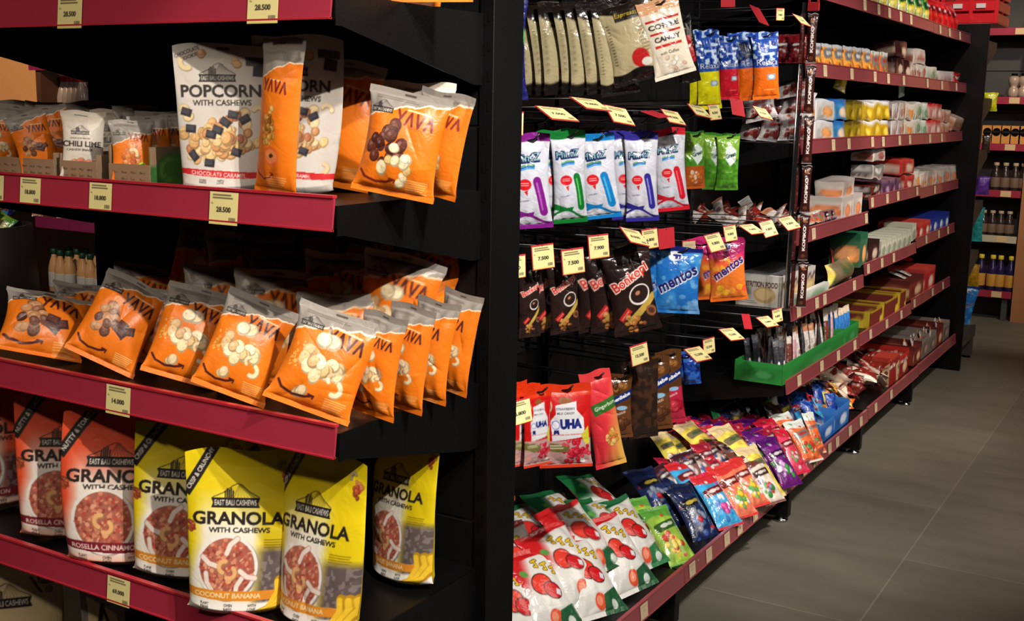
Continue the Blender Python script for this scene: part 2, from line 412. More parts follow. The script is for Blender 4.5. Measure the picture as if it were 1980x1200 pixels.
# ------------------------------------------------------------------ printed boxes: every visible face carries ink
_box_cache = {}
def ink_box(name, art, p, w, d, h, yaw=0., mat='card', round_=.0, nx=36, parent=None, label=None, cat=None, group=None, lean=0., roll=0., rest=None, jit=0., seed=0):
    """Carton: w across its front (local x), d deep (local y), h tall; front art on -y, the same art's colours on the other faces."""
    key = (art, round(w, 3), round(d, 3), round(h, 3), mat, round(round_, 3), nx, jit, seed)
    if key not in _box_cache:
        im, bk = artwork(art, h / w, nx * 2)
        V_, F_, C_ = [], [], []; off = 0
        for ax in ('f', 'b', 'l', 'r', 't', 'u'):
            lu, lv = (w, h) if ax in 'fb' else (d, h) if ax in 'lr' else (w, d)
            n = nx if ax in 'f' else max(6, nx // 2); m = max(4, int(n * min(2, lv / lu)))
            U, V = np.meshgrid(np.linspace(0, 1, n), np.linspace(0, 1, m)); q = 2 * U - 1; g = 2 * V - 1; o_ = np.ones_like(U)
            x, y, z = {'f': (q, -o_, g), 'b': (-q, o_, g), 'l': (-o_, -q, g), 'r': (o_, q, g), 't': (q, g, o_), 'u': (q, -g, -o_)}[ax]
            # round the edges
            X, Y, Z = x * w / 2, y * d / 2, z * h / 2; rr = min(round_, .48 * min(w, d, h))
            if rr > 0:
                cx, cy, cz = np.clip(X, -w / 2 + rr, w / 2 - rr), np.clip(Y, -d / 2 + rr, d / 2 - rr), np.clip(Z, -h / 2 + rr, h / 2 - rr)
                dx, dy, dz = X - cx, Y - cy, Z - cz; L = np.sqrt(dx * dx + dy * dy + dz * dz) + 1e-9; k = np.minimum(1, rr / L)
                X, Y, Z = cx + dx * k, cy + dy * k, cz + dz * k
            if jit:
                r = np.random.RandomState(seed)
                for _ in range(5):
                    K = r.uniform(-1, 1, 3) * 3.5 * 2 / max(w, h); ph = r.uniform(0, 6); D = r.uniform(-1, 1, 3) * jit * min(w, d, h)
                    sn = np.sin(X * K[0] + Y * K[1] + Z * K[2] + ph); X, Y, Z = X + D[0] * sn, Y + D[1] * sn, Z + D[2] * sn
            V_.append(np.stack([X, Y, Z + h / 2], -1).reshape(-1, 3))
            if ax == 'f': c = sample(im, U, 1 - V)
            elif ax in 'lr': c = sample(im, .3 + .5 * U, 1 - V)
            elif ax == 'b': c = sample(bk, U, 1 - V)
            elif ax == 't': c = sample(im, U, .12 - .1 * V)
            else: c = sample(im, U, .97 + 0 * V)
            C_.append(c.reshape(-1, 3)); F_.append(grid_faces(n, m, off)); off += n * m
        _box_cache[key] = (ink_mesh(art, np.concatenate(V_), np.concatenate(F_), np.concatenate(C_), M[mat], smooth=round_ > .004),)
    o = link(name, _box_cache[key][0], parent)
    e = Euler((-math.radians(lean), math.radians(roll), math.radians(yaw))); o.rotation_euler = e
    p = np.array(p, float)
    if rest is not None:
        R = np.array(e.to_matrix()); cs = np.array([(sx * w / 2, sy * d / 2, z) for sx in (-1, 1) for sy in (-1, 1) for z in (0, h)])
        p[2] = rest - (cs @ R.T)[:, 2].min()
    o.location = p
    if label: tag(o, label, cat, group)
    return o

def ink_sheet(name, art, A, nx, mat='paper', w=1., curl=0., th=.0006):
    """Flat printed card w wide, w*A high, in the local x-z plane, facing -y, origin at its top centre."""
    im, bk = artwork(art, A, nx); ny = max(3, int(nx * A))
    U, V = np.meshgrid(np.linspace(0, 1, nx), np.linspace(0, 1, ny))
    x, z = (U - .5) * w, -V * w * A; y = -curl * w * V ** 2
    v = np.stack([x, y, z], -1).reshape(-1, 3); n = len(v)
    c = sample(im, U, V).reshape(-1, 3)
    v2 = v + np.array([0, th, 0]); c2 = c * 0 + bk[0, 0]
    f = grid_faces(nx, ny)[:, ::-1]; f2 = grid_faces(nx, ny, n)
    return ink_mesh(name, np.concatenate([v, v2]), np.concatenate([f, f2]), np.concatenate([c, c2]), M[mat], smooth=False)
# ------------------------------------------------------------------ artwork printed on the packs
ART = {}
_art_cache = {}
def artwork(art, A, nx):
    W = int(max(24, nx * 1.25)); key = (art, round(A, 2), W)
    if key not in _art_cache:
        fn, args = ART[art]; k = Ink(W, A, (200, 200, 200)); bk = fn(k, A, *args)
        b = Ink(max(16, W // 2), A, bk if isinstance(bk, tuple) else (190, 190, 190))
        if isinstance(bk, str) and bk == 'label':
            b.im[:] = (232, 140, 30)
            b.rect(.5, A * .55, .94, A * .62, (226, 224, 226)); b.grey_lines(.5, A * .27, .8, int(A * 20), A * .028, (70, 70, 100), a=.6)
            b.rect(.5, A * .82, .9, A * .03, (60, 70, 140)); b.rect(.5, A * .08, 1, A * .16, (150, 146, 142))
        _art_cache[key] = (k.done(), b.done())
    return _art_cache[key]
def art(name, *args):
    def deco(fn): ART[name] = (fn, args); return fn
    return deco

DK = (38, 32, 31)
def granola(k, A, base, base2, col2, ribbon, band, bandtxt, bandcol, coco):
    k.im[:] = base
    n = k.noise(6, 3)[..., None]; k.im = k.im * (.95 + .1 * n)
    m = np.clip((k.Y - A * .22) / (A * .24), 0, 1) * np.clip((.72 - k.X) / .12, 0, 1) * np.clip((k.X - .05) / .12 + np.clip((k.Y - A * .55) * 3, 0, 1), 0, 1)       # pale centre column
    k.put(m * .96, (238, 233, 226))
    k.put(np.clip((k.Y - A * .55) * 12, 0, 1) * np.clip((k.X - .62) * 9, 0, 1), col2)
    sp = k.noise(34, 9); k.put(np.clip((k.Y - A * .55) * 12, 0, 1) * np.clip((k.X - .62) * 9, 0, 1) * (sp > .62) * .5, (160, 150, 148))
    k.rect(.13, A * .12, .52, .095, DK, rot=-.98); k.text(ribbon, .13, A * .12, .42, (226, 220, 210), h=.045, rot=-.98, bold=.02)
    if coco: k.food(.9, A * .16, .07, 12, .028, [(190, 80, 40), (150, 60, 40), (216, 130, 70)], 4); k.cashew(.86, A * .1, .035, (206, 180, 140), 4.)
    k.food(.045, A * .46, .045, 8, .025, [(190, 90, 50), (150, 60, 40)], 14)
    k.logo(.44, A * .315, .44)
    k.text('GRANOLA', .47, A * .405, .84, DK, h=.125, bold=.035)
    k.text('WITH CASHEWS', .48, A * .475, .56, DK, h=.05, bold=.03)
    cy = A * .695
    k.ell(.39, cy + .012, .295, .295, (150, 140, 138)); k.ell(.38, cy, .29, .29, (236, 232, 228)); k.ell(.38, cy, .26, .26, (168, 100, 84))
    q = random.Random(8)
    for i in range(230):
        r, t = .25 * q.random() ** .5, q.uniform(0, 2 * PI); c = q.choice([(196, 112, 90), (170, 88, 74), (212, 138, 108), (146, 66, 58), (224, 160, 130), (186, 80, 66)])
        k.ell(.38 + r * math.cos(t), cy + r * math.sin(t), q.uniform(.012, .026), q.uniform(.01, .02), c, q.uniform(0, 3))
    if coco:
        for x, y, r in ((-.16, -.05, .5), (.04, -.19, 2.2), (-.17, .13, 1.2), (.12, .17, 1.9), (.2, .06, .4)):
            dx, dy = .08 * math.cos(r), .08 * math.sin(r); P3 = [(.38 + x - dx, cy + y - dy), (.38 + x - dy * .25, cy + y + dx * .25), (.38 + x + dx, cy + y + dy)]; k.line(P3, .052, (176, 130, 116)); k.line(P3, .042, (236, 222, 214))
    for x, y, r in ((-.02, .0, 3.4), (.03, .05, .6)): k.cashew(.38 + x, cy + y, .052, (232, 178, 122), r, 3.)
    k.ell(.4, cy + .12, .03, .024, (228, 170, 120))
    yb = A * .865
    k.poly([(0, yb - .06), (.45, yb - .045), (1, yb - .055), (1, yb + .035), (.45, yb + .045), (0, yb + .03)], bandcol)
    k.text(band, .4, yb - .004, .66, bandtxt, h=.05, bold=.022)
    k.put(np.clip((k.Y - (yb + .05)) * 40, 0, 1), (236, 232, 226) if coco else (226, 196, 184))
    if not coco: k.put(np.clip((k.Y - A * .93) * 9, 0, 1) * .9, (226, 92, 52))
    for i, (a, b) in enumerate((('PLANT', 'FIBRE'), ('OVEN', 'BAKED'), ('WITH', 'LOVE'))):
        X = .17 + i * .24; k.text(a, X, yb + .085, .085, DK, h=.028, bold=.02); k.text(b, X, yb + .12, .085, DK, h=.028, bold=.02)
    k.text('Berat Bersih / Net 400g (14.1oz)', .37, yb + .16, .5, DK, h=.02)
    if coco:
        for dx, dy in ((0, 0), (.07, -.02), (.13, -.01)):
            k.line([(.66 + dx, A * .985 + dy), (.82 + dx, A * .95 + dy), (.9 + dx, A * .85 + dy), (.88 + dx, A * .77)], .075, (186, 140, 30)); k.line([(.66 + dx, A * .98 + dy), (.81 + dx, A * .945 + dy), (.885 + dx, A * .85 + dy), (.87 + dx, A * .78)], .05, (238, 196, 52))
        k.grey_lines(.84, A * .55 - .03, .26, 4, .022, (120, 96, 10), 4)
    return base2
ART['granola_yellow'] = (granola, ((228, 204, 20), (226, 196, 26), (96, 84, 84), 'CRISP & CRUNCHY', 'COCONUT BANANA', (246, 226, 180), (222, 142, 44), True))
ART['granola_red'] = (granola, ((232, 84, 50), (220, 70, 50), (84, 52, 56), 'NUTTY & TOASTY', 'ROSELLA CINNAMON', (240, 214, 206), (122, 32, 46), False))

@art('popcorn')
def popcorn(k, A):
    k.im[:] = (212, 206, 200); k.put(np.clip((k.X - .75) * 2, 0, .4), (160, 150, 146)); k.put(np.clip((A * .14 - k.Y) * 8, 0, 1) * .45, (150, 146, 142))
    k.rect(.84, A * .11, .24, .09, (70, 68, 70)); k.text('CHOCOLATE', .14, A * .055, .26, DK, h=.04, rot=-.3); k.text('COOKIES', .17, A * .085, .2, DK, h=.035, rot=-.3); k.rect(.5, A * .035, .14, .03, (90, 86, 84), r=.014)
    k.cashew(.13, A * .125, .06, (226, 206, 162), 2.4); k.food(.28, A * .065, .02, 4, .04, [(196, 150, 110)], 3); k.food(.62, A * .13, .03, 5, .04, [(222, 178, 120)], 5)
    for x, y, r in ((.86, .175, .1),): k.rect(x, A * y, .14, .12, (46, 46, 54), rot=r)
    k.logo(.43, A * .225, .38)
    k.text('POPCORN', .46, A * .31, .82, DK, h=.135, bold=.03)
    k.text('WITH CASHEWS', .47, A * .39, .6, DK, h=.062, bold=.02)
    F = [(232, 196, 138), (220, 172, 112), (240, 214, 168), (206, 150, 100), (190, 118, 80)]
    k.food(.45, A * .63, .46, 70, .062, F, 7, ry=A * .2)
    for x, y, r in ((.1, .45, .3), (.14, .56, .1), (.5, .52, .6), (.35, .6, .2), (.7, .5, -.5), (.58, .47, .2), (.16, .74, .9), (.62, .72, .3), (.33, .79, .1), (.42, .57, .4)):
        k.rect(x, A * y, .11, .08, (44, 42, 52), rot=r); k.rect(x - .01, A * y - .01, .08, .05, (70, 68, 78), rot=r)
    k.cashew(.84, A * .46, .055, (232, 210, 170), 5.); k.cashew(.86, A * .83, .06, (222, 190, 148), 0.)
    k.poly([(0, A * .825), (1, A * .865), (1, A * .91), (0, A * .87)], (200, 38, 44)); k.text('CHOCOLATE CARAMEL', .43, A * .868, .62, (240, 220, 214), h=.045, rot=.06, bold=.02)
    k.put(np.clip((k.Y - A * .885 - k.X * .06) * 40, 0, 1) * .5, (206, 200, 196))
    for i, (a, b) in enumerate((('OVEN', 'BAKED'), ('WITH', 'LOVE'))): k.text(a, .25 + i * .2, A * .91, .08, DK, h=.02); k.text(b, .25 + i * .2, A * .925, .08, DK, h=.02)
    k.text('Berat Bersih / Net 60g (2.1oz)', .36, A * .962, .4, DK, h=.018)
    return (176, 170, 168)

def yava_logo(k, x, y, w, col, rot=.0):
    """Four angular letters: Y, a crossbar-less A, V, A."""
    c, s_ = math.cos(rot), math.sin(rot); g = w / 4.4; h = g * 1.3; t = w * .062
    def T(a, b): return (x + a * c - b * s_, y + a * s_ + b * c)
    X = -w / 2 + g * .45
    for L in ([[(-.5, -.5), (0, .0)], [(.5, -.5), (-.15, .5)]], [[(-.5, .5), (0, -.5), (.5, .5)]], [[(-.5, -.5), (0, .5), (.5, -.5)]], [[(-.5, .5), (0, -.5), (.5, .5)]]):
        for st in L: k.line([T(X + a * g * .8, b * h) for a, b in st], t, col)
        X += g * 1.12

def yava(k, A, kind, tear, base=(236, 122, 24)):
    k.im[:] = base; k.im *= (.96 + .08 * k.noise(5, 2)[..., None])
    r = np.random.RandomState(11); xs = np.linspace(0, 1, 60); j = np.cumsum(r.uniform(-.012, .012, 60))
    # the torn paper edge rises to the right
    prof = A * (tear[0] + (tear[1] - tear[0]) * np.clip(xs * 1.25, 0, 1) ** .7) + j * .8
    ed = np.interp(k.X, xs, prof)
    k.put(k.sd(k.Y - ed - .022), (250, 226, 204)); k.put(k.sd(k.Y - ed), (146, 140, 134))
    k.grey_lines(.4, A * .085, .6, 2, .022, (80, 72, 70), 3); k.rect(.5, A * .035, .14, .025, (70, 64, 60), r=.012)
    if A < 1.7: k.logo(.2, A * .215, .3)
    brown = (122, 36, 34) if kind not in ('choc', 'chip') else (78, 32, 34)
    lx, ly = (.66, A * .27) if A < 1.9 else (.5, A * .3)
    k.rect(lx + .02, ly - .1, .3, .022, (252, 226, 196), rot=.09, a=.8); yava_logo(k, lx, ly, .5 if A < 1.9 else .62, brown, .09)
    k.rect(lx + .02, ly + .1, .26, .012, (190, 90, 40), rot=.09, a=.8)
    cy = A * .56
    if kind == 'choc':
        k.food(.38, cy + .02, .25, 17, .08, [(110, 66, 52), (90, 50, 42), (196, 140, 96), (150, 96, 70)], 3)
        for x, y, q in ((.62, .08, .5), (.72, .02, -.3), (.6, -.02, .2)): k.rect(x, cy + y, .17, .12, (64, 34, 34), rot=q); k.rect(x - .01, cy + y - .01, .13, .08, (96, 56, 50), rot=q)
    elif kind == 'chip':
        k.food(.42, cy + .03, .33, 17, .09, [(240, 214, 168), (232, 196, 140), (250, 228, 190), (222, 180, 128)], 5)
        k.cashew(.74, cy + .2, .07, (250, 226, 184), .4, 3.); k.cashew(.66, cy + .1, .05, (244, 214, 168), 3.4, 2.6)
        for i in range(26): q = random.Random(i); k.ell(.06 + q.random() * .12, cy - .2 + q.random() * .3, .014, .01, (226, 180, 100), q.random() * 3)
    elif kind == 'mix':
        k.food(.36, cy - .04, .3, 16, .085, [(96, 44, 34), (120, 60, 44), (80, 34, 30)], 6)
        k.food(.55, cy + .1, .28, 11, .08, [(252, 240, 214), (250, 232, 190), (236, 200, 130)], 8)
    elif kind == 'mint':
        k.food(.3, cy, .3, 18, .09, [(150, 186, 176), (190, 200, 180), (120, 90, 60)], 6)
    elif kind == 'granola':
        k.food(.42, cy, .2, 34, .06, [(196, 130, 50), (226, 166, 80), (150, 90, 34), (236, 190, 110)], 6, ry=A * .12); k.ell(.5, A * .74, .2, .17, (232, 110, 50)); k.ell(.5, A * .74, .15, .12, (240, 140, 80)); k.food(.5, A * .74, .05, 7, .02, [(60, 40, 30)], 2)
    elif kind == 'lime':
        k.food(.45, cy, .26, 22, .075, [(222, 120, 60), (236, 150, 80), (200, 96, 50)], 6); k.cashew(.5, cy - .05, .1, (250, 214, 160), 5.4)
        k.ell(.72, A * .74, .11, .13, (206, 226, 70)); k.ell(.72, A * .74, .085, .1, (150, 200, 50))
    k.line([(.05, A * .8), (.13, A * .86), (.28, A * .89), (.42, A * .88), (.5, A * .855)], .028, brown); k.line([(.46, A * .845), (.53, A * .85), (.52, A * .875)], .02, brown)
    if A < 1.9: k.grey_lines(.8, A * .83, .28, 6, .025, (255, 222, 170), 6)
    else: k.grey_lines(.6, A * .87, .5, 7, .04, (255, 222, 170), 6)
    return 'label'
for n_, kd, te in (('yava_choc', 'choc', (.27, .1)), ('yava_chip', 'chip', (.3, .15)), ('yava_mix', 'mix', (.3, .12)), ('yava_mint', 'mint', (.26, .12)), ('yava_granola', 'granola', (.28, .16)), ('yava_lime', 'lime', (.4, .24))):
    ART[n_] = (yava, (kd, te))

@art('chili_lime')
def chili(k, A):
    k.im[:] = (214, 206, 196); k.put(np.clip((A * .22 - k.Y) * 9, 0, 1) * .5, (190, 176, 160)); k.rect(.45, A * .07, .3, .02, DK, a=.7); k.logo(.42, A * .32, .46)
    k.text('WILD HARVESTED', .42, A * .4, .5, DK, h=.035); k.text('CHILI LIME', .47, A * .48, .95, DK, h=.145, bold=.03); k.text('CASHEW SNACK', .42, A * .565, .66, DK, h=.055, bold=.02)
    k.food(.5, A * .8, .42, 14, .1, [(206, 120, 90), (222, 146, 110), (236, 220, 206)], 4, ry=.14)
    for x, r in ((.25, 1.), (.45, 3.6), (.75, 2.)): k.cashew(x, A * .76, .09, (216, 130, 98), r, 2.8)
    return (200, 192, 182)

@art('coffee_cream')
def coffee(k, A):
    k.im[:] = (190, 176, 136); k.put(k.sd(A * .84 - k.Y) , (30, 26, 24)) if False else None; k.put(k.sd(k.Y - A * (.14 + .08 * np.sin(k.X * 3))), (30, 22, 18)); k.put(np.clip((k.X - .6) * 1.5, 0, 1) * .5, (236, 218, 170))
    for i in range(14): k.rect(.1, A * .3 + i * A * .035, .06, .012, (60, 48, 30))
    k.rect(.52, A * .22, .5, .2, (40, 30, 24)); k.text('Espresso', .52, A * .22, .46, (206, 180, 40), h=.11, shear=.2)
    k.grey_lines(.8, A * .36, .3, 9, .06, (110, 84, 60), 3, a=.6)
    k.ell(.58, A * .74, .17, .16, (190, 36, 36)); k.ell(.68, A * .8, .1, .07, (236, 230, 220)); k.put(k.sd(A * (.86 + .02 * np.sin(k.X * 9)) - k.Y), (26, 22, 20)); return (60, 46, 34)
@art('coffee_candy')
def ccandy(k, A):
    k.im[:] = (238, 226, 204); k.put(k.sd(k.Y - A * .16), (226, 168, 124)); k.rect(.5, A * .05, .1, .03, (90, 60, 44), r=.01)
    k.rect(.5, A * .26, .86, .05, (196, 38, 40)); k.text('COFFEE', .5, A * .34, .8, (40, 34, 36), h=.13, bold=.04); k.rect(.5, A * .425, .8, .045, (196, 38, 40)); k.text('CANDY', .52, A * .505, .7, (54, 50, 56), h=.13, bold=.04)
    k.rect(.5, A * .59, .7, .06, (206, 44, 40)); k.text('with Coffee', .48, A * .68, .5, (96, 80, 60), h=.08); k.food(.55, A * .85, .3, 12, .06, [(250, 244, 230), (222, 200, 170), (236, 180, 160)], 3); return (150, 120, 90)
@art('black_red')
def blackred(k, A):
    k.im[:] = (22, 20, 20); k.rect(.6, A * .5, .4, A * .4, (186, 30, 44), rot=-.1); k.ell(.6, A * .45, .12, .06, (240, 226, 220), rot=-.3); k.food(.4, A * .2, .3, 8, .04, [(70, 66, 64), (150, 146, 140)], 3); return (24, 20, 20)
def relaxa(k, A, col):
    k.im[:] = col; k.im *= (.92 + .16 * k.noise(6, 4)[..., None]); k.put(k.sd(k.Y - A * .52), (30, 74, 168)); n = k.noise(9, 7); k.put((n > .62) * k.sd(k.Y - A * .44), (186, 208, 232)); k.put((n < .25) * k.sd(k.Y - A * .44), (14, 34, 110))
    k.text('Relaxa', .52, A * .45, .86, (22, 40, 110), h=.25, bold=.06); k.text('Relaxa', .52, A * .45, .84, (226, 232, 240), h=.22, bold=.0)
    k.rect(.65, A * .67, .34, .2, (130, 160, 190), r=.05); k.ell(.65, A * .67, .12, .07, (200, 214, 226)); k.rect(.6, A * .86, .4, .025, (250, 214, 150), a=.7); return tuple(int(c * .8) for c in col)
for n_, c_ in (('relaxa_yellow', (222, 214, 22)), ('relaxa_red', (196, 26, 44)), ('relaxa_orange', (232, 104, 22))): ART[n_] = (relaxa, (c_,))
def mintz(k, A, col, lite):
    k.im[:] = (206, 208, 220); k.im *= (.93 + .1 * k.noise(5, 6)[..., None]); k.put(k.sd(k.Y - A * .085), col); k.put(k.sd(A * .955 - k.Y), col)
    k.put(np.clip(.5 - (np.abs(k.Y - A * (.9 - .05 * np.sin(k.X * 5))) - .035) * k.W, 0, 1), col); k.poly([(0, A * .78), (.35, A * .83), (.55, A * .82), (.5, A * .87), (0, A * .85)], col)
    k.text('MintZ', .43, A * .255, .72, (18, 34, 84), h=.26, bold=.09, rot=-.06, shear=.1); k.text('MintZ', .43, A * .25, .66, (150, 206, 200), h=.18, bold=-.005, rot=-.06, shear=.1)
    for i, c in enumerate(((60, 150, 70), (30, 90, 170), (60, 150, 220))): k.line([(.22, A * .345 + i * .04), (.4, A * .325 + i * .04), (.6, A * .33 + i * .035)], .035, c)
    k.ell(.33, A * .53, .17, .135, (214, 30, 38)); k.poly([(.3, A * .6), (.4, A * .59), (.38, A * .65)], (214, 30, 38)); k.grey_lines(.33, A * .515, .22, 2, .05, (250, 240, 240), 2)
    k.line([(.66, A * .5), (.74, A * .65), (.8, A * .82)], .22, col); k.line([(.65, A * .52), (.72, A * .66), (.77, A * .8)], .05, lite)
    k.text('THE NUMBER 1', .3, A * .7, .3, (90, 90, 120), h=.035, rot=-.1); k.grey_lines(.24, A * .895, .34, 1, .05, (240, 236, 246), 2, th=.6); return tuple(int(c * .75) for c in (190, 192, 206))
for n_, c_, d_ in (('mintz_purple', (124, 28, 130), (170, 90, 180)), ('mintz_green', (16, 110, 44), (90, 180, 90)), ('mintz_blue', (20, 120, 190), (70, 170, 220)), ('mintz_navy', (48, 40, 140), (130, 130, 200)), ('mintz_red', (200, 26, 44), (230, 90, 100))): ART[n_] = (mintz, (c_, d_))
@art('green_tea')
def greentea(k, A):
    k.im[:] = (74, 136, 36); k.im *= (.8 + .4 * k.noise(9, 4)[..., None]); k.put(k.sd(k.Y - A * .45) * .6, (150, 190, 60)); k.rect(.5, A * .02, 1, .1, (50, 120, 40))
    k.poly([(.35, A * .28), (.6, A * .2), (.85, A * .3), (.82, A * .48), (.55, A * .58), (.32, A * .45)], (214, 226, 222)); k.text('Green', .58, A * .38, .5, (30, 60, 56), h=.2, rot=-.3, bold=.03); k.rect(.5, A * .68, .3, .03, (230, 240, 220), a=.6); return (60, 120, 40)
@art('green_orange')
def greeno(k, A):
    greentea(k, A); k.put(k.sd(A * .6 - k.Y), (176, 84, 30)); k.food(.5, A * .8, .35, 14, .1, [(196, 106, 44), (214, 130, 60), (226, 190, 160)], 3); return (90, 120, 40)
@art('bonkopi')
def bonkopi(k, A):
    k.im[:] = (40, 26, 24); k.im *= (.75 + .5 * k.noise(5, 4)[..., None]); k.rect(.5, A * .02, 1, .12, (18, 14, 14))
    k.text('Bonkopi', .5, A * .36, .92, (250, 226, 214), h=.32, rot=-.42, bold=.085); k.text('Bonkopi', .5, A * .36, .88, (206, 44, 36), h=.27, rot=-.42, bold=.02)
    k.line([(.36, A * .84), (.95, A * .6)], .14, (196, 164, 74)); k.ell(.64, A * .55, .25, .2, (236, 230, 222), rot=-.4); k.ell(.64, A * .545, .215, .165, (44, 30, 28), rot=-.4); k.ell(.6, A * .53, .06, .04, (190, 120, 90), rot=-.4)
    k.rect(.26, A * .76, .3, .14, (208, 40, 36), rot=-.8); k.text('CAPPUCCINO', .26, A * .76, .26, (250, 220, 210), h=.04, rot=-.8)
    k.food(.45, A * .88, .25, 12, .06, [(206, 130, 60), (226, 160, 90), (140, 70, 40)], 3); k.ell(.85, A * .76, .13, .11, (150, 92, 60), rot=.5); k.ell(.85, A * .76, .08, .06, (90, 50, 40), rot=.5); return (30, 22, 22)
@art('mentos_blue')
def mentosb(k, A):
    k.im[:] = (34, 112, 196); n = k.noise(5, 4); k.put(np.clip((n - .5) * 4, 0, 1) * .6, (80, 166, 230)); q = random.Random(4)
    for i in range(26): k.ell(q.random(), q.random() * A, .07 * q.uniform(.6, 1.2), .05, (130, 190, 236), a=.55)
    k.rect(.5, A * .03, 1, .1, (24, 34, 110)); k.ell(.42, A * .13, .15, .1, (236, 236, 246)); k.rect(.46, A * .14, .17, .1, (30, 40, 130)); k.rect(.9, A * .9, .3, .3, (160, 190, 226), a=.5)
    k.text('mentos', .5, A * .47, 1.0, (244, 246, 250), h=.28, rot=-.5, bold=.07); k.text('mentos', .5, A * .47, .97, (28, 32, 104), h=.24, rot=-.5, bold=.03); return (30, 90, 170)
@art('mentos_fruit')
def mentosf(k, A):
    k.im[:] = (222, 116, 44); k.put(np.clip((A * .42 - k.Y) * 5 + k.X * .6 - .5, 0, 1), (190, 40, 110)); q = random.Random(4)
    for i in range(18): k.ell(q.random(), A * (.3 + .6 * q.random()), .1, .08, q.choice([(240, 196, 40), (226, 70, 60), (244, 170, 60)]), a=.7)
    k.ell(.5, A * .14, .13, .1, (226, 220, 240)); k.rect(.52, A * .15, .16, .1, (50, 36, 130)); k.text('mentos', .52, A * .47, .98, (244, 240, 240), h=.27, rot=-.5, bold=.07); k.text('mentos', .52, A * .47, .95, (48, 26, 104), h=.23, rot=-.5, bold=.03); k.rect(.5, A * .97, 1, .08, (236, 110, 30)); return (200, 90, 60)
@art('uha')
def uha(k, A):
    k.im[:] = (206, 24, 26); k.put(k.sd(k.Y - A * .14), (220, 54, 20)); k.ell(.12, A * .24, .12, .15, (226, 180, 140)); k.ell(.12, A * .24, .09, .12, (130, 60, 40)); k.ell(.5, A * .19, .13, .08, (150, 90, 50))
    k.poly([(.3, A * .24), (.72, A * .2), (.72, A * .3), (.86, A * .4), (.88, A * .62), (.2, A * .66), (.18, A * .42), (.3, A * .34)], (226, 226, 230))
    k.text('STRAWBERRY', .5, A * .285, .38, (60, 60, 70), h=.05); k.text('MILK CANDY', .5, A * .335, .36, (60, 60, 70), h=.05)
    k.ell(.28, A * .47, .085, .085, (90, 110, 190)); k.ell(.28, A * .47, .07, .07, (230, 232, 240)); k.poly([(.24, A * .53), (.34, A * .53), (.35, A * .59), (.29, A * .565), (.23, A * .59)], (24, 36, 110))
    k.text('UHA', .6, A * .46, .46, (20, 34, 120), h=.2, bold=.07); k.text('Permen Rasa Susu Strawberry', .5, A * .585, .66, (206, 60, 70), h=.04)
    k.put(k.sd(A * .66 - k.Y - k.X * .02) * .9, (196, 170, 166)); k.food(.66, A * .8, .3, 46, .05, [(216, 24, 50), (236, 60, 84), (190, 14, 40)], 5, ry=.22); k.poly([(.8, A * .6), (.95, A * .5), (.98, A * .7), (.9, A * .72)], (210, 206, 60))
    k.poly([(0, A * .68), (.3, A * .69), (.55, A * .73), (.54, A * .79), (.3, A * .8), (0, A * .76)], (120, 112, 60)); k.grey_lines(.28, A * .715, .4, 2, .05, (230, 226, 200), 3, th=.6)
    k.ell(.12, A * .87, .07, .07, (226, 150, 130)); k.ell(.82, A * .92, .05, .05, (226, 226, 226)); k.rect(.5, A * .985, 1, .07, (222, 60, 30)); return (190, 60, 50)
@art('gingerbon')
def gingerbon(k, A):
    k.im[:] = (222, 52, 62); k.put(np.clip((k.Y - A * .5) / A + (k.X - .55) * 1.2, 0, 1) * 1.4, (236, 178, 84)); k.put(k.sd(k.Y - A * .13), (226, 62, 66)); k.food(.65, A * .68, .25, 14, .09, [(214, 150, 50), (190, 120, 40), (236, 190, 110)], 6, ry=.3)
    k.rect(.6, A * .36, .9, .36, (52, 108, 38), rot=-.2); k.text('Gingerbon', .6, A * .36, .74, (240, 244, 230), h=.17, rot=-.2, bold=.01); return (220, 90, 70)
def alpen(k, A, lo, fl):
    k.im[:] = (92, 56, 28); k.food(.4, A * .18, .4, 14, .13, [(150, 96, 40), (110, 66, 30), (80, 44, 24)], 3); k.put(k.sd(A * .5 - k.Y), lo); k.food(.6, A * .75, .3, 8, .16, fl, 3)
    k.rect(.5, A * .38, 1.3, .27, (20, 44, 116), rot=-.38); k.text('Alpenliebe', .5, A * .38, .98, (240, 240, 246), h=.19, rot=-.38, bold=.05); k.ell(.6, A * .52, .22, .08, (150, 196, 230)); k.text('Choco', .5, A * .6, .5, (240, 226, 214), h=.12, rot=-.3); return (80, 50, 30)
ART['alpenliebe_choco'] = (alpen, ((110, 66, 36), [(120, 70, 40), (196, 60, 40), (90, 50, 30)])); ART['alpenliebe_berry'] = (alpen, ((196, 40, 70), [(190, 20, 50), (220, 60, 80)]))
@art('brown_clear')
def brownclear(k, A): k.im[:] = (44, 30, 24); k.put((k.noise(8, 3) > .6) * .5, (96, 60, 40)); return (40, 28, 22)
@art('blue_sachet')
def bluesachet(k, A): k.im[:] = (24, 60, 150); n = k.noise(7, 3); k.put((n > .6) * .7, (60, 120, 210)); k.put((n < .2) * .8, (14, 20, 70)); return (20, 50, 130)
@art('sourgreen')
def sourgreen(k, A):
    k.im[:] = (26, 28, 96); k.food(.5, A * .5, .5, 14, .22, [(70, 180, 80), (120, 210, 120), (30, 60, 150)], 4, ry=A * .3); k.rect(.35, A * .55, .4, .3, (240, 240, 240)); return (30, 30, 90)

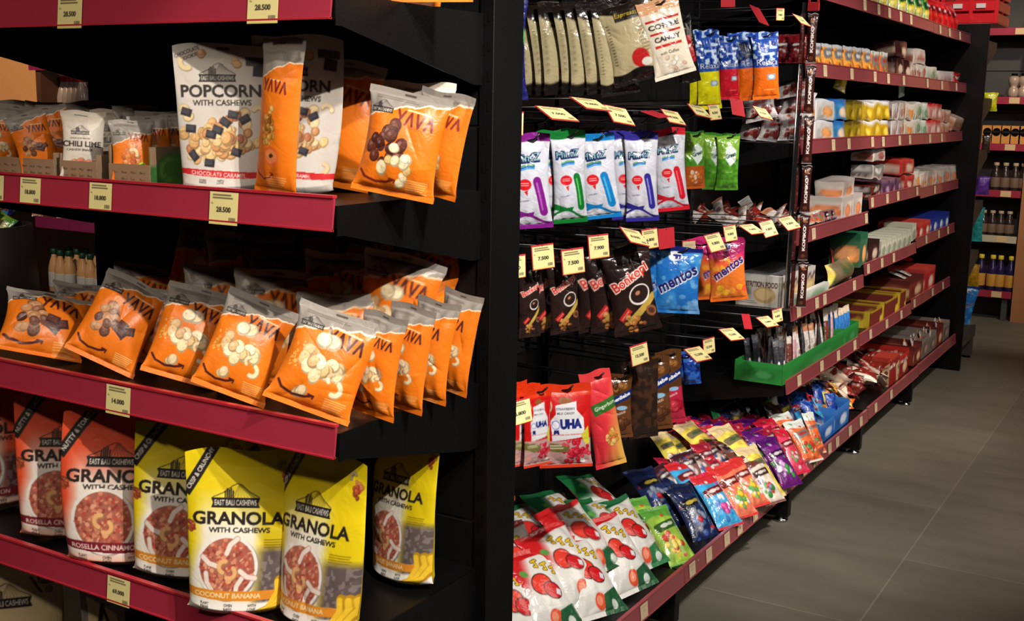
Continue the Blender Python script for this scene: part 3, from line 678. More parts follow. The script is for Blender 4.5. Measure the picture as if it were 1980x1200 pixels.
# seaweed snack: white film, red and green corners, a plain red disc where the photographed bag carries a mascot
def seaweed(k, A, corner, disc):
    k.im[:] = (228, 226, 220); k.put(k.sd(k.Y - A * (.16 - .1 * k.X)), corner); k.put(np.clip((.28 - k.X + (A * .5 - k.Y) * .3) * 6, 0, 1) * np.clip((A * .55 - k.Y) * 6, 0, 1), corner)
    for i, x in enumerate((.5, .64, .78)):
        y = A * .2 + i * .07; T = [[(x - .05, y - .03), (x + .05, y - .05)], [(x, y - .04), (x + .015, y + .06), (x - .03, y + .05)]]; [k.line(t, .05, (60, 40, 20)) for t in T]; [k.line(t, .03, (240, 196, 30)) for t in T]
    k.ell(.45, A * .46, .19, .17, (50, 20, 20)); k.ell(.45, A * .46, .175, .155, disc); k.ell(.6, A * .55, .17, .13, (50, 20, 20), rot=.4); k.ell(.6, A * .55, .155, .115, (206, 26, 34), rot=.4); k.rect(.7, A * .58, .09, .09, (226, 226, 232), rot=.4)
    k.ell(.22, A * .3, .07, .05, (90, 150, 70), rot=.5); k.put(k.sd(A * .74 - k.Y) * .55, (206, 206, 200)); k.ell(.5, A * .84, .12, .12, (224, 84, 56)); k.ell(.48, A * .83, .07, .07, (240, 150, 120)); k.poly([(.6, A * .78), (1, A * .7), (1, A), (.55, A)], (40, 92, 60) if corner[1] < 90 else (60, 130, 80)); k.ell(.78, A * .9, .07, .07, (214, 222, 216)); return (196, 40, 40)
ART['seaweed_red'] = (seaweed, ((200, 30, 34), (226, 60, 44))); ART['seaweed_green'] = (seaweed, ((24, 100, 54), (216, 50, 44)))

def generic(k, A, bg, top, spots, word, wcol, seed):
    """A small printed sweet bag: ground, top band, fruit or sweets, a word in a label."""
    k.im[:] = bg; k.im *= (.85 + .3 * k.noise(6, seed)[..., None]); k.put(k.sd(k.Y - A * .2 - .05 * np.sin(k.X * 5 + seed)), top)
    q = random.Random(seed); k.food(q.uniform(.35, .65), A * .68, .36, 16, .1, spots, seed, ry=A * .2)
    for i in range(7): k.ell(q.random(), q.random() * A, .06, .05, q.choice(spots), a=.85)
    k.rect(.5, A * .36, .84, .24, tuple(int(c * .55) for c in top), rot=-.12, r=.06)
    k.ell(.42, A * .36, .16, .06, wcol, rot=-.12, a=.85); k.ell(.66, A * .345, .12, .05, wcol, rot=-.12, a=.7)
    k.rect(.5, A * .975, 1, .07, top); return tuple(int(c * .7) for c in bg)
W_ = (240, 240, 236)
for n_, *a_ in (('kids_green', (150, 190, 70), (90, 160, 60), [(232, 196, 60), (240, 214, 90), (206, 60, 40)], '', W_, 3),
                ('kids_navy', (24, 36, 78), (16, 26, 60), [(196, 30, 40), (120, 130, 150), (60, 90, 160)], '', (214, 190, 60), 4),
                ('kids_blue', (60, 160, 214), (200, 40, 50), [(206, 50, 150), (240, 240, 244), (60, 120, 200)], '', W_, 5),
                ('kids_salmon', (226, 120, 90), (206, 50, 50), [(240, 206, 50), (236, 236, 230), (90, 170, 80)], '', W_, 6),
                ('kids_white', (222, 210, 196), (110, 60, 50), [(200, 50, 50), (60, 140, 60), (150, 140, 190)], '', W_, 7),
                ('yupi_yellow', (236, 214, 90), (220, 196, 150), [(60, 140, 60), (200, 60, 40), (244, 226, 120)], '', (60, 90, 50), 8),
                ('purple_gum', (110, 30, 120), (80, 20, 100), [(200, 150, 210), (236, 220, 240), (60, 150, 70)], '', W_, 9),
                ('pink_gum', (222, 66, 100), (206, 30, 60), [(240, 200, 210), (220, 50, 60), (90, 170, 80)], '', W_, 10),
                ('orange_gum', (232, 110, 60), (220, 226, 220), [(240, 190, 150), (206, 60, 40), (70, 150, 80)], '', (190, 40, 40), 11),
                ('red_gum', (200, 34, 50), (150, 24, 50), [(236, 110, 120), (240, 190, 190), (120, 40, 110)], '', W_, 12),
                ('clear_candy', (120, 88, 84), (60, 30, 40), [(206, 40, 50), (230, 200, 190), (60, 90, 160), (190, 180, 170)], '', W_, 13),
                ('green_pack', (96, 170, 60), (30, 120, 60), [(240, 214, 60), (220, 230, 200)], '', W_, 14), ('red_pack', (206, 26, 32), (190, 20, 30), [(240, 60, 50), (236, 150, 60), (150, 10, 20)], '', W_, 15),
                ('orange_pouch', (236, 160, 60), (206, 214, 226), [(240, 200, 90), (226, 120, 40), (110, 50, 30)], '', W_, 16),
                ('choc_wrap', (120, 40, 34), (70, 26, 24), [(226, 206, 190), (200, 40, 40)], '', W_, 17), ('silver_pack', (206, 200, 196), (226, 222, 220), [(120, 44, 44), (190, 170, 160)], '', W_, 18),
                ('dark_red_pack', (130, 20, 30), (110, 16, 26), [(196, 190, 190), (150, 40, 50)], '', W_, 19), ('gery_pack', (214, 208, 206), (196, 190, 190), [(120, 34, 36), (150, 60, 50)], '', (120, 30, 34), 20)):
    ART[n_] = (generic, tuple(a_))

# biscuit rolls, bars and cartons on the far shelves
@art('nuts_front')
def nuts_front(k, A):
    k.im[:] = (150, 34, 26); k.put(k.sd(k.Y - A * .1), (176, 60, 44)); k.poly([(.62, A * .35), (1, A * .1), (1, A), (.7, A)], (206, 176, 140)); k.ell(.84, A * .5, .1, .12, (90, 50, 40)); k.ell(.84, A * .82, .08, .06, (70, 40, 34)); k.text("Nut's", .33, A * .28, .52, (238, 228, 210), h=.2, bold=.04)
    return (110, 30, 26)
def pack(k, A, bg, top, acc, word, wcol, seed):
    k.im[:] = bg; k.im *= (.9 + .2 * k.noise(5, seed)[..., None]); k.rect(.5, A * .1, 1, A * .2, top); q = random.Random(seed)
    k.ell(.62, A * .62, .24, min(.3, A * .26), acc); k.ell(.6, A * .6, .17, min(.22, A * .18), tuple(min(255, c + 30) for c in acc)); k.rect(.24, A * .6, .2, A * .4, tuple(int(c * .7) for c in bg), a=.5)
    if word: k.text(word, .5, A * .3, .8, wcol, h=min(.2, A * .2), bold=.04)
    k.grey_lines(.3, A * .84, .4, 2, A * .06, (90, 80, 80), seed); return tuple(int(c * .8) for c in bg)
for n_, *a_ in (('roll_white_blue', (226, 226, 226), (216, 220, 226), (222, 150, 80), '', (40, 60, 110), 1), ('roll_blue', (70, 150, 214), (40, 110, 196), (226, 200, 170), '', W_, 2),
                ('roll_yellow', (214, 176, 30), (226, 226, 230), (240, 200, 60), '', (70, 80, 140), 3), ('roll_olive', (150, 130, 20), (96, 84, 24), (190, 160, 30), '', W_, 4),
                ('roll_white', (222, 216, 216), (206, 200, 200), (150, 110, 110), '', (110, 50, 60), 5), ('roll_green', (200, 214, 200), (226, 226, 220), (90, 140, 100), '', (40, 110, 60), 6),
                ('roll_red', (222, 150, 146), (206, 30, 40), (236, 220, 214), '', W_, 7), ('roll_orange', (236, 226, 210), (226, 220, 214), (226, 140, 60), '', (206, 90, 30), 8), ('roll_brown', (196, 150, 126), (206, 180, 166), (166, 110, 84), '', W_, 9),
                ('bar_dark', (60, 26, 26), (40, 18, 20), (196, 170, 150), '', W_, 10), ('bar_white', (214, 204, 196), (196, 186, 180), (150, 80, 70), '', (130, 40, 50), 11),
                ('box_white', (206, 196, 190), (190, 180, 176), (206, 120, 70), '', (190, 40, 40), 12), ('box_purple', (90, 60, 90), (110, 80, 100), (150, 110, 140), '', W_, 13), ('box_red', (196, 44, 44), (206, 70, 60), (230, 190, 170), '', W_, 14),
                ('box_green', (60, 110, 80), (30, 96, 66), (226, 150, 90), '', W_, 15), ('box_blue', (34, 60, 160), (24, 44, 140), (190, 206, 230), '', W_, 16), ('box_ivory', (214, 212, 194), (196, 198, 180), (120, 140, 110), '', (40, 80, 60), 17),
                ('fitbar_side', (196, 190, 180), (206, 202, 196), (190, 160, 110), 'NUTRITION FOOD', (90, 60, 50), 18), ('green_card', (34, 130, 52), (40, 140, 60), (30, 110, 46), '', W_, 19),
                ('box_brown', (130, 50, 36), (96, 34, 30), (206, 170, 130), '', W_, 20), ('nuts_box', (150, 34, 26), (190, 40, 34), (206, 176, 140), "Nut's", (236, 226, 206), 21), ('box_grey', (120, 108, 100), (140, 128, 120), (150, 120, 110), '', W_, 22),
                ('box_skyblue', (40, 110, 200), (60, 130, 214), (190, 206, 230), '', W_, 24), ('box_orange', (196, 110, 60), (206, 130, 70), (226, 170, 110), '', (90, 30, 20), 25),
                ('stick_silver', (222, 212, 206), (190, 130, 96), (120, 90, 80), '', W_, 26), ('stick_dark', (60, 60, 66), (90, 90, 96), (200, 200, 200), '', W_, 27), ('stick_pink', (206, 160, 170), (226, 206, 206), (160, 60, 80), '', W_, 28), ('stick_blue', (60, 130, 206), (226, 206, 180), (30, 90, 170), '', W_, 29),
                ('stick_brown', (120, 60, 46), (200, 190, 180), (70, 34, 30), '', W_, 30), ('tray_card', (150, 124, 100), (158, 130, 104), (146, 120, 96), '', W_, 31), ('kopiko', (70, 26, 24), (40, 18, 18), (90, 36, 30), '', W_, 32), ('carton_grey', (96, 96, 98), (100, 100, 102), (90, 90, 92), '', W_, 33)):
    ART[n_] = (pack, tuple(a_))
@art('grey_cream_pouch')
def grey_cream(k, A):
    k.im[:] = (134, 132, 130); k.poly([(.15, A * .2), (.8, A * .34), (1, A * .6), (1, A), (.2, A)], (226, 206, 156)); k.line([(.5, A * .27), (.42, A * .42)], .1, DK); k.line([(.5, A * .28), (.62, A * .4)], .06, DK); return (120, 118, 116)
@art('tray')
def tray_art(k, A):
    k.im[:] = (164, 132, 106)
    for i, x in enumerate((.16, .38, .6, .82)): k.text('Plant Oven Whole Baked'.split()[i], x, A * .35, .13, (70, 52, 44), h=.04, bold=.02); k.text('Fibre Baked Love Free'.split()[i], x, A * .62, .12, (70, 52, 44), h=.04, bold=.02)
    return (150, 122, 98)
@art('tray_lime')
def tray_lime(k, A):
    k.im[:] = (150, 122, 98); k.put(k.sd(A * .45 - k.Y - .1 * k.X), (52, 104, 48))
    for x in (.2, .55, .88): k.ell(x, A * .55, .16, .1, (70, 136, 56)); k.ell(x, A * .55, .135, .08, (130, 180, 90)); k.ell(x, A * .55, .11, .062, (84, 146, 60))
    return (90, 110, 60)
@art('wafer_wrap')
def wafer_wrap(k, A):
    k.im[:] = (132, 40, 32); k.poly([(0, 0), (.75, 0), (.3, A), (0, A)], (240, 226, 206)); k.ell(.7, A * .6, .12, .1, (206, 40, 40)); return (226, 206, 186)
@art('box_yellow')
def box_yellow(k, A):
    k.im[:] = (116, 40, 32); k.rect(.5, 0, 1, .025, (206, 180, 40)); k.rect(.96, A / 2, .08, A, (214, 186, 40)); k.ell(.84, A * .75, .1, .08, (222, 196, 60)); return (110, 96, 84)
@art('kopiko_strip')
def kopiko_strip(k, A):
    k.im[:] = (48, 20, 20); k.put(k.noise(4, 5) * .5, (80, 34, 30)); k.text('KOPIKO', .5, A * .52, A * .54, (240, 230, 224), h=.36, rot=-PI / 2, bold=.05); k.ell(.5, A * .14, .22, .22, (140, 80, 40)); k.ell(.5, A * .9, .2, .2, (110, 60, 34)); k.rect(.5, .04, 1, .1, (150, 146, 140)); k.rect(.5, A - .04, 1, .1, (140, 136, 130)); return (50, 24, 22)
@art('cream_pouch')
def cream_pouch(k, A):
    k.im[:] = (226, 206, 160); k.put(np.clip((A * .1 - k.Y) * 8, 0, 1) * .6, (206, 180, 130)); k.logo(.36, A * .32, .6); k.food(.82, A * .14, .14, 9, .055, [(120, 90, 70), (160, 130, 100), (226, 206, 160)], 4); k.ell(.8, A * .13, .035, .035, (120, 190, 214))
    k.line([(.66, A * .12), (.76, A * .25)], .03, (90, 66, 40)); return (200, 180, 140)
def price(k, A, p):
    k.im[:] = (236, 224, 156); k.rect(.5, A - .02, 1, .05, (226, 206, 120)); k.grey_lines(.5, .08, .8, 2, .075, (96, 84, 60), 3, th=.55, a=.85); k.text(p, .5, A * .54, .52, (44, 38, 30), h=.15, bold=.045); k.text('Rp', .1, A * .36, .08, (70, 60, 50), h=.06)
    for i in range(9): k.rect(.7 + i * .026, A * .84, .012 if i % 2 else .018, .11, (70, 62, 50))
    return (206, 60, 60)
for p_ in ('28.500', '18.800', '14.000', '69.000', '9.800', '7.500', '8.500', '6.800', '7.900', '12.500'): ART['price_' + p_] = (price, (p_,))
@art('price_blank')
def price_blank(k, A): k.im[:] = (206, 184, 148); k.rect(.5, A * .5, .4, .06, (120, 100, 80)); k.rect(.5, A * .2, .7, .04, (150, 130, 106)); return (150, 60, 60)
@art('clip_red')
def clip_red(k, A): k.im[:] = (206, 52, 58); return (180, 40, 50)
@art('cola_label')
def cola_label(k, A):
    k.im[:] = (60, 50, 90); k.ell(.5, A * .5, .34, .34, (206, 150, 60)); k.ell(.5, A * .5, .24, .24, (226, 190, 110)); return (60, 50, 90)
# ------------------------------------------------------------------ the room
def floor_material():
    m, nt, b = _mat('floor_tile'); N = nt.nodes; L = nt.links
    tc = N.new('ShaderNodeTexCoord'); mp = N.new('ShaderNodeMapping'); mp.inputs['Location'].default_value = (.3, .15, 0); mp.inputs['Rotation'].default_value = (0, 0, 1.5708)
    br = N.new('ShaderNodeTexBrick'); br.inputs['Scale'].default_value = 1.; br.inputs['Brick Width'].default_value = 1.2; br.inputs['Row Height'].default_value = .6
    br.inputs['Mortar Size'].default_value = .0025; br.offset = .5
    br.inputs['Color1'].default_value = rgb(108, 103, 92); br.inputs['Color2'].default_value = rgb(99, 95, 86); br.inputs['Mortar'].default_value = rgb(122, 117, 105)
    n = N.new('ShaderNodeTexNoise'); n.inputs['Scale'].default_value = 2.2; n.inputs['Detail'].default_value = 9; n.inputs['Roughness'].default_value = .65
    mp2 = N.new('ShaderNodeMapping'); mp2.inputs['Scale'].default_value = (.8, 3., 1)
    mx = N.new('ShaderNodeMix'); mx.data_type = 'RGBA'; mx.blend_type = 'MULTIPLY'; mx.inputs['Factor'].default_value = .5
    cr = N.new('ShaderNodeValToRGB'); cr.color_ramp.elements[0].position = .3; cr.color_ramp.elements[0].color = (.6, .6, .6, 1); cr.color_ramp.elements[1].position = .7; cr.color_ramp.elements[1].color = (1.3, 1.3, 1.3, 1)
    L.new(tc.outputs['Object'], mp.inputs['Vector']); L.new(mp.outputs['Vector'], br.inputs['Vector'])
    L.new(tc.outputs['Object'], mp2.inputs['Vector']); L.new(mp2.outputs['Vector'], n.inputs['Vector']); L.new(n.outputs['Fac'], cr.inputs['Fac'])
    L.new(br.outputs['Color'], mx.inputs['A']); L.new(cr.outputs['Color'], mx.inputs['B']); L.new(mx.outputs['Result'], b.inputs['Base Color'])
    b.inputs['Roughness'].default_value = .48; b.inputs['Specular IOR Level'].default_value = .35
    bp = N.new('ShaderNodeBump'); bp.inputs['Strength'].default_value = .12; bp.inputs['Distance'].default_value = .004
    L.new(n.outputs['Fac'], bp.inputs['Height']); L.new(bp.outputs['Normal'], b.inputs['Normal'])
    return m

f = MB(); f.box(-6, 3, -2, 10, -.05, 0); struct(f.build('floor', floor_material()))
wall = solid('wall_paint', (78, 74, 70), .8, noise=.1, scale=3)
f = MB(); f.box(-6, 3, 9.5, 9.6, 0, 3.3)
struct(f.build('wall_back', wall))
f = MB(); f.box(-6, -5.9, -2, 9.5, 0, 3.3); struct(f.build('wall_left', solid('wall_left_paint', (120, 84, 56), .8, noise=.1, scale=3)))
f = MB(); f.box(2.9, 3, -2, 9.5, 0, 3.3); struct(f.build('wall_right', wall))
f = MB(); f.box(-6, 3, -2.1, -2, 0, 3.3); struct(f.build('wall_front', wall))
f = MB(); f.box(-6, 3, -2.1, 9.6, 3.3, 3.4); struct(f.build('ceiling', solid('ceiling_paint', (60, 58, 56), .8, noise=.1, scale=3)))
f = MB(); f.box(-1.128, -.5, 9.0, 9.5, 0, 3.3); struct(f.build('trim_1', solid('brown_column_veneer', (176, 118, 74), .55, noise=.12, scale=5)))

# ------------------------------------------------------------------ shelving
RH = .048
def add_rail(parent, x0, y0, x1, y1, ztop, prices, lean=.1, far=''):
    """Red plastic price rail along the shelf front with its paper tickets as sub-parts; prices = [(distance, art, width), ...]."""
    dx, dy = x1 - x0, y1 - y0; L = math.hypot(dx, dy); ang = math.atan2(dy, dx)
    T = Matrix.Translation((x0, y0, ztop)) @ Matrix.Rotation(ang, 4, 'Z')
    m = MB(); a = math.tan(lean)
    m.prism([(0, 0), (-.004, -.0015), (-.004 - a * RH, -RH), (-.001 - a * RH, -RH), (0, -.006)], 0, 0, L)      # outline in (y, z), facing -y
    m.v = [tuple(T @ Vector(p)) for p in m.v]
    r = m.build('price_rail', M['rail' + far], parent)
    m = MB(); m.box(0, L, -.006, .004, -.0005, .0035); m.box(0, L, -.011, -.004, -RH - .001, -RH + .0015)
    m.v = [tuple(T @ Vector(p)) for p in m.v]
    m.build('rail_lip', M['rail_lip' + far], r)
    for d, art_, w in prices:
        A = .84 if 'blank' not in art_ else .9
        me = ticket_mesh(art_, A)
        o = link('price_ticket', me, r); o.matrix_local = T @ Matrix.Translation((d, -.0062, -.003 if w > .045 else -.005)) @ Matrix.Rotation(-lean, 4, 'X') @ Matrix.Diagonal((w, w, w, 1))
    return r
_tk = {}
def ticket_mesh(art_, A):
    if art_ not in _tk: _tk[art_] = ink_sheet('price_ticket', art_, A, 66 if 'blank' not in art_ else 12, th=.008)
    return _tk[art_]

def shelf(name, x0, y0, x1, y1, dep, ztop, prices, label, bracket=True, depth_dir=None, group=None):
    """Steel shelf whose front edge runs from (x0, y0) to (x1, y1); it reaches dep metres behind that edge."""
    o = empty(name, (0, 0, 0)); tag(o, label, 'shelf', group)
    dx, dy = x1 - x0, y1 - y0; L = math.hypot(dx, dy); T = Matrix.Translation((x0, y0, 0)) @ Matrix.Rotation(math.atan2(dy, dx), 4, 'Z')
    m = MB(); zt = ztop - .012
    m.box(.001, L - .001, .003, dep, zt - .003, zt); m.box(.001, L - .001, .003, .008, zt - .034, zt - .003); m.box(.001, L - .001, dep - .006, dep, zt - .03, zt - .003)
    m.box(.001, L - .001, .02, .024, zt - .03, zt - .003)
    m.v = [tuple(T @ Vector(p)) for p in m.v]; m.build('shelf_board', M['black'], o)
    if bracket:
        for xx in (0, L - .002):
            m = MB(); m.prism([(.004, zt), (dep, zt), (dep, zt - .12), (dep - .03, zt - .12), (.02, zt - .045), (.004, zt - .045)], 0, xx, xx + .002)
            m.v = [tuple(T @ Vector(p)) for p in m.v]; m.build('side_bracket', M['black'], o)
    add_rail(o, x0, y0, x1, y1, ztop, prices, far='_far' if x0 == x1 else '')
    return zt

def upright(name, x, y, z1, parent, w=.028, d=.1, axis='x'):
    """Slotted steel post."""
    m = MB(); m.box(x - w / 2, x + w / 2, y, y + d, 0, z1, 0, .0015)
    z = .08
    while z < z1 - .05:
        m.box(x - .0065, x - .0015, y - .0006, y + .004, z, z + .018, 1); m.box(x + .0015, x + .0065, y - .0006, y + .004, z + .006, z + .024, 1); z += .05
    return m.build(name, [M['black'], M['void']], parent)

# --- the end display that faces the viewer
EX0, EX1, EY, EB = -2.075, -1.088, 1.32, 1.72
end = empty('end_display', ((EX0 + EX1) / 2, EB, 0)); tag(end, 'tall black steel frame with slotted posts behind the cashew snack shelves', 'shelving frame')
end.location = (0, 0, 0)
upright('upright_post', EX1 + .008, EB - .004, 2.3, end); upright('upright_post', EX0 - .008, EB - .004, 2.3, end)
m = MB()
for z in np.arange(.02, 2.25, .36): m.box(EX0 + .004, EX1 - .004, EB, EB + .012, z, z + .357, 0, .002)
m.build('back_panel', M['panel'], end)
m = MB(); m.box(EX0, EX1, EY + .02, EB - .01, 0, .25); tag(m.build('plinth', M['black']), 'black plinth under the lowest shelf of the end display', 'plinth')
def ed(u, v): return P(u, v, Y=EY)[0] - EX0
ZS = {}
ZS[1] = shelf('end_shelf', EX0, EY, EX1, EY, .4, 1.662, [(ed(143, 20), 'price_28.500', .06), (ed(516, 10), 'price_28.500', .06)], 'topmost black shelf of the end display, red rail with two 28.500 tickets')
ZS[2] = shelf('end_shelf', EX0, EY, EX1, EY, .4, 1.36, [(ed(-4, 360), 'price_9.800', .055), (ed(66, 360), 'price_18.800', .055), (ed(202, 380), 'price_18.800', .055), (ed(440, 400), 'price_28.500', .06)], 'black end display shelf carrying popcorn pouches, red rail with 18.800 tickets')
ZS[3] = shelf('end_shelf', EX0, EY, EX1, EY, .4, 1.015, [(ed(236, 770), 'price_14.000', .06)], 'black end display shelf full of leaning orange bags, red rail with 14.000 ticket')
ZS[4] = shelf('end_shelf', EX0, EY, EX1, EY, .4, .662, [(ed(236, 1130), 'price_69.000', .058)], 'black end display shelf carrying granola pouches, red rail with one ticket')
ZS[5] = shelf('end_shelf', EX0, EY, EX1, EY, .4, .31, [], 'lowest black end display shelf below the granola', bracket=False)

# --- the long gondola running away on the right
J = [1.93, 2.955, 4.01, 5.025, 6.04, 7.05]
GX, GU, GB = -1.172, -1.232, -1.64            # front of base shelf, of upper shelves, back panel
gon = empty('gondola'); tag(gon, 'long black steel gondola frame running down the sweets aisle', 'shelving frame')
for i, y in enumerate(J):
    m = MB(); m.box(GB - .04, GB + .02, y - .014, y + .014, 0, 2.12, 0, .002)
    z = .1
    while z < 2.08: m.box(GB + .018, GB + .0206, y - .006, y - .001, z, z + .018, 1); m.box(GB + .018, GB + .0206, y + .001, y + .006, z + .006, z + .024, 1); z += .05
    m.build('upright_post', [M['black'], M['void']], gon)
for i in range(5):
    m = MB(); zz = .22
    while zz < 2.0: m.box(GB - .012, GB, J[i] + .014, J[i + 1] - .014, zz, zz + .357, 0, .002); zz += .36
    m.build('back_panel', M['panel'], gon)
m = MB(); m.box(GB - .3, GX + .04, 7.062, 7.086, .0, 1.985, 0, .003); ep = tag(m.build('gondola_screen', M['black']), 'tall plain black panel closing the far end of the gondola', 'panel')
m = MB(); m.box(-1.17, -1.13, 7.066, 7.08, .0, .008); m.build('foot_glide', M['chrome'], ep)

def gd(us, v, y0): return [P(u, v, X=GX)[1] - y0 for u in us]
def gshelf(b, ztop, base, label, tickets):
    x = GX if base else GU
    pr = [(P(u, v, X=x)[1] - J[b], 'price_blank', .046) for u, v in tickets]
    pr = [p for p in pr if .02 < p[0] < J[b + 1] - J[b] - .02]
    return shelf('base_shelf' if base else 'gondola_shelf', x, J[b] + .003, x, J[b + 1] - .003, x - GB, ztop, pr, label, bracket=not base)
BAY = ['nearest bay', 'second bay', 'third bay', 'fourth bay', 'farthest bay']
tk_base = [(1240, 1165), (1388 - 55, 1100), (1365, 1080), (1400, 1050), (1425, 1030), (1455, 1000), (1512, 950), (1533, 930), (1552, 905), (1572, 890), (1600, 870), (1615, 855), (1640, 830), (1662, 800), (1690, 785), (1720, 760)]
ZB = []
for b, zt in enumerate((.203, .203, .211, .216, .22)):
    nm = ['red seaweed snack bags', 'heaped fruit sweets', 'the blue box and orange wrapped sweets', 'the maroon nut box', 'grey display boxes'][b]
    ZB.append(gshelf(b, zt, True, f'low base shelf with a red ticket rail under {nm}', tk_base))
    bs = [o for o in bpy.data.objects if o.get('label', '').endswith(nm)][0]
    y = J[b]; m = MB(); m.box(GB + .02, GX - .02, y + .002, y + .038, .02, zt - .05, 0, .003); lg = m.build('leg', M['black'], bs)
    m = MB(); m.lathe([(.024, 0), (.026, .004), (.026, .01), (.012, .014), (.012, .021)], 16, (GX - .05, y + .02, 0)); m.build('chrome_foot', M['chrome'], lg, True)
ZU = {}
LV = {'A': (1.928, 1.928, 1.926), 'B': (1.66, 1.658, 1.656), 'C': (1.392, 1.39, 1.388), 'D': (1.072, 1.134, 1.118), 'E': (.799, .845, .866), 'F': (.53, .535, .552)}
TK = {'A': [(1668, 12), (1695, 20), (1716, 25), (1738, 33), (1758, 40), (1815, 55), (1833, 63), (1853, 70)], 'B': [(1591, 135), (1643, 142), (1688, 147), (1714, 152), (1744, 155), (1790, 162), (1818, 167), (1846, 170)],
      'C': [(1607, 282), (1637, 280), (1683, 276), (1704, 275), (1736, 270), (1756, 268), (1795, 266), (1818, 263)], 'D': [(1569, 450), (1672, 410), (1683, 390), (1712, 384), (1733, 378), (1770, 370), (1805, 360)],
      'E': [(1540, 600), (1575, 590), (1590, 585), (1648, 550), (1675, 520), (1702, 505), (1725, 492), (1788, 462), (1812, 455), (1830, 445)], 'F': [(1541, 735), (1585, 705), (1617, 685), (1649, 665), (1680, 640), (1712, 615), (1740, 600), (1765, 585), (1800, 565), (1820, 555)]}
WHAT = {'A': 'green and red snack packs', 'B': 'orange pouches and white bars', 'C': 'biscuit rolls', 'D': 'wrapped wafer boxes', 'E': 'cereal bar boxes', 'F': 'chocolate boxes'}
for k_ in 'ABCDEF':
    for j, b in enumerate((2, 3, 4)):
        lv = ['topmost', 'second', 'third', 'fourth', 'fifth', 'sixth']['ABCDEF'.index(k_)]
        ZU[k_, b] = gshelf(b, LV[k_][j], False, f'{lv} gondola shelf down from the top in the {BAY[b]}, red rail', TK[k_])
# ------------------------------------------------------------------ goods on the end display; (u, v) = foot of the pack in the photograph
_n = [0]
def on_end(name, art_, u, y, lvl, hpx, asp, a=0., lean=0., roll=0., label=None, dz=0., **k):
    p = solve(u, Y=y, Z=ZS[lvl]); h = hpx * depth(p) / FPX; _n[0] += 1
    k.setdefault('seed', _n[0])
    return bag(name, art_, p, h, asp, a=a, lean=lean, roll=roll, rest=ZS[lvl] + dz, label=label, **k)

# top shelf: the foot of one orange bag shows
on_end('cashew_snack_bag', 'yava_chip', 835, 1.5, 1, 230, .72, a=-18, lean=10, label='orange cashew snack bag cut off by the frame on the topmost shelf', t=.35)
on_end('cashew_snack_bag', 'yava_choc', 775, 1.56, 1, 230, .72, a=-25, lean=10, label='orange snack bag beside the cut-off one on the topmost shelf', t=.35, nx=40)

# second shelf: cardboard trays of small bags, popcorn pouches, orange bags
def tray(u, art_, w, label, y=1.352):
    p = solve(u, Y=y + .0, Z=ZS[2]); h, d, t = .04, .3, .0025
    o = empty('cardboard_tray', (p[0], y, ZS[2])); tag(o, label, 'tray')
    fr = ink_box('front_panel', art_, (0, 0, 0), w, t, h, parent=o, nx=60)
    for s in (-1, 1): ink_box('side_panel', 'tray_card' if u < 200 or s < 0 else 'tray_lime', (s * (w / 2 - t / 2), d / 2, 0), d, t, h + .012 if u < 200 else h + .03, yaw=90, parent=o, nx=10 if u < 200 else 50)
    ink_box('rear_panel', 'tray_card', (0, d, 0), w, t, h + .03, parent=o, nx=10); ink_box('tray_base', 'tray_card', (0, d / 2, 0), w - .004, d - .004, t, parent=o, nx=8)
    return p[0]
tray(8, 'tray', .1, 'brown cardboard tray at the far left holding orange bags'); tray(73, 'tray', .095, 'brown cardboard tray in front of the two leaning orange bags'); tray(153, 'tray', .095, 'brown cardboard tray holding the white chili lime bag'); tray(252, 'tray', .1, 'cardboard tray with lime slices on its side')
S = 'small orange cashew bag'
for u, y, hp, asp, a, ro, ar, lb in (
    (2, 1.375, 124, .6, 5, -2, 'yava_chip', 'cut off by the frame in the leftmost tray'), (30, 1.45, 128, .6, 0, 4, 'yava_chip', 'behind the cut-off one in the leftmost tray'),
    (84, 1.38, 118, .66, 8, -14, 'yava_choc', 'slumping to one side in the second tray'), (122, 1.44, 128, .6, 5, -12, 'yava_choc', 'behind the slumped one, dark in shadow'),
    (160, 1.375, 134, .62, 0, 3, 'chili_lime', None), (258, 1.375, 126, .66, 4, 0, 'yava_lime', 'with a lime slice in the lime tray'),
    (304, 1.43, 128, .6, 8, -6, 'yava_lime', 'second in the lime tray, behind the front one'), (340, 1.48, 128, .6, 8, -4, 'yava_lime', 'third in the lime tray, beside the popcorn pouch')):
    on_end('small_snack_bag', ar, u, y, 2, hp, asp, a=a, roll=ro, lean=6, t=.32, nx=80, dz=.003, label=(S + ' ' + lb) if lb else 'small white chili lime cashew bag standing in a cardboard tray')
for i, (u, hp) in enumerate(((40, 132), (85, 128), (130, 130), (176, 134), (222, 128), (266, 136), (314, 130), (350, 128))):
    on_end('small_snack_bag', ('yava_lime', 'chili_lime', 'yava_chip')[i % 3], u, 1.52 + .03 * (i % 2), 2, hp, .62, a=random.Random(i).uniform(-12, 12), roll=random.Random(i + 5).uniform(-10, 8), lean=8, t=.3, nx=30, dz=.003,
           label='small grey-topped snack bag in the dim back row of the trays', group='back row of small snack bags')
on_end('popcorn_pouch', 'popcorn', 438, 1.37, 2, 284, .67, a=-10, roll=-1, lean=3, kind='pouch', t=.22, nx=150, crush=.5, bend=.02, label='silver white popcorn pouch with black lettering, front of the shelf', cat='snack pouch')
on_end('popcorn_pouch', 'popcorn', 566, 1.43, 2, 302, .6, a=-18, roll=1.5, lean=3, kind='pouch', t=.22, nx=110, crush=.5, label='popcorn pouch half hidden behind the slim orange granola bites bag', cat='snack pouch')
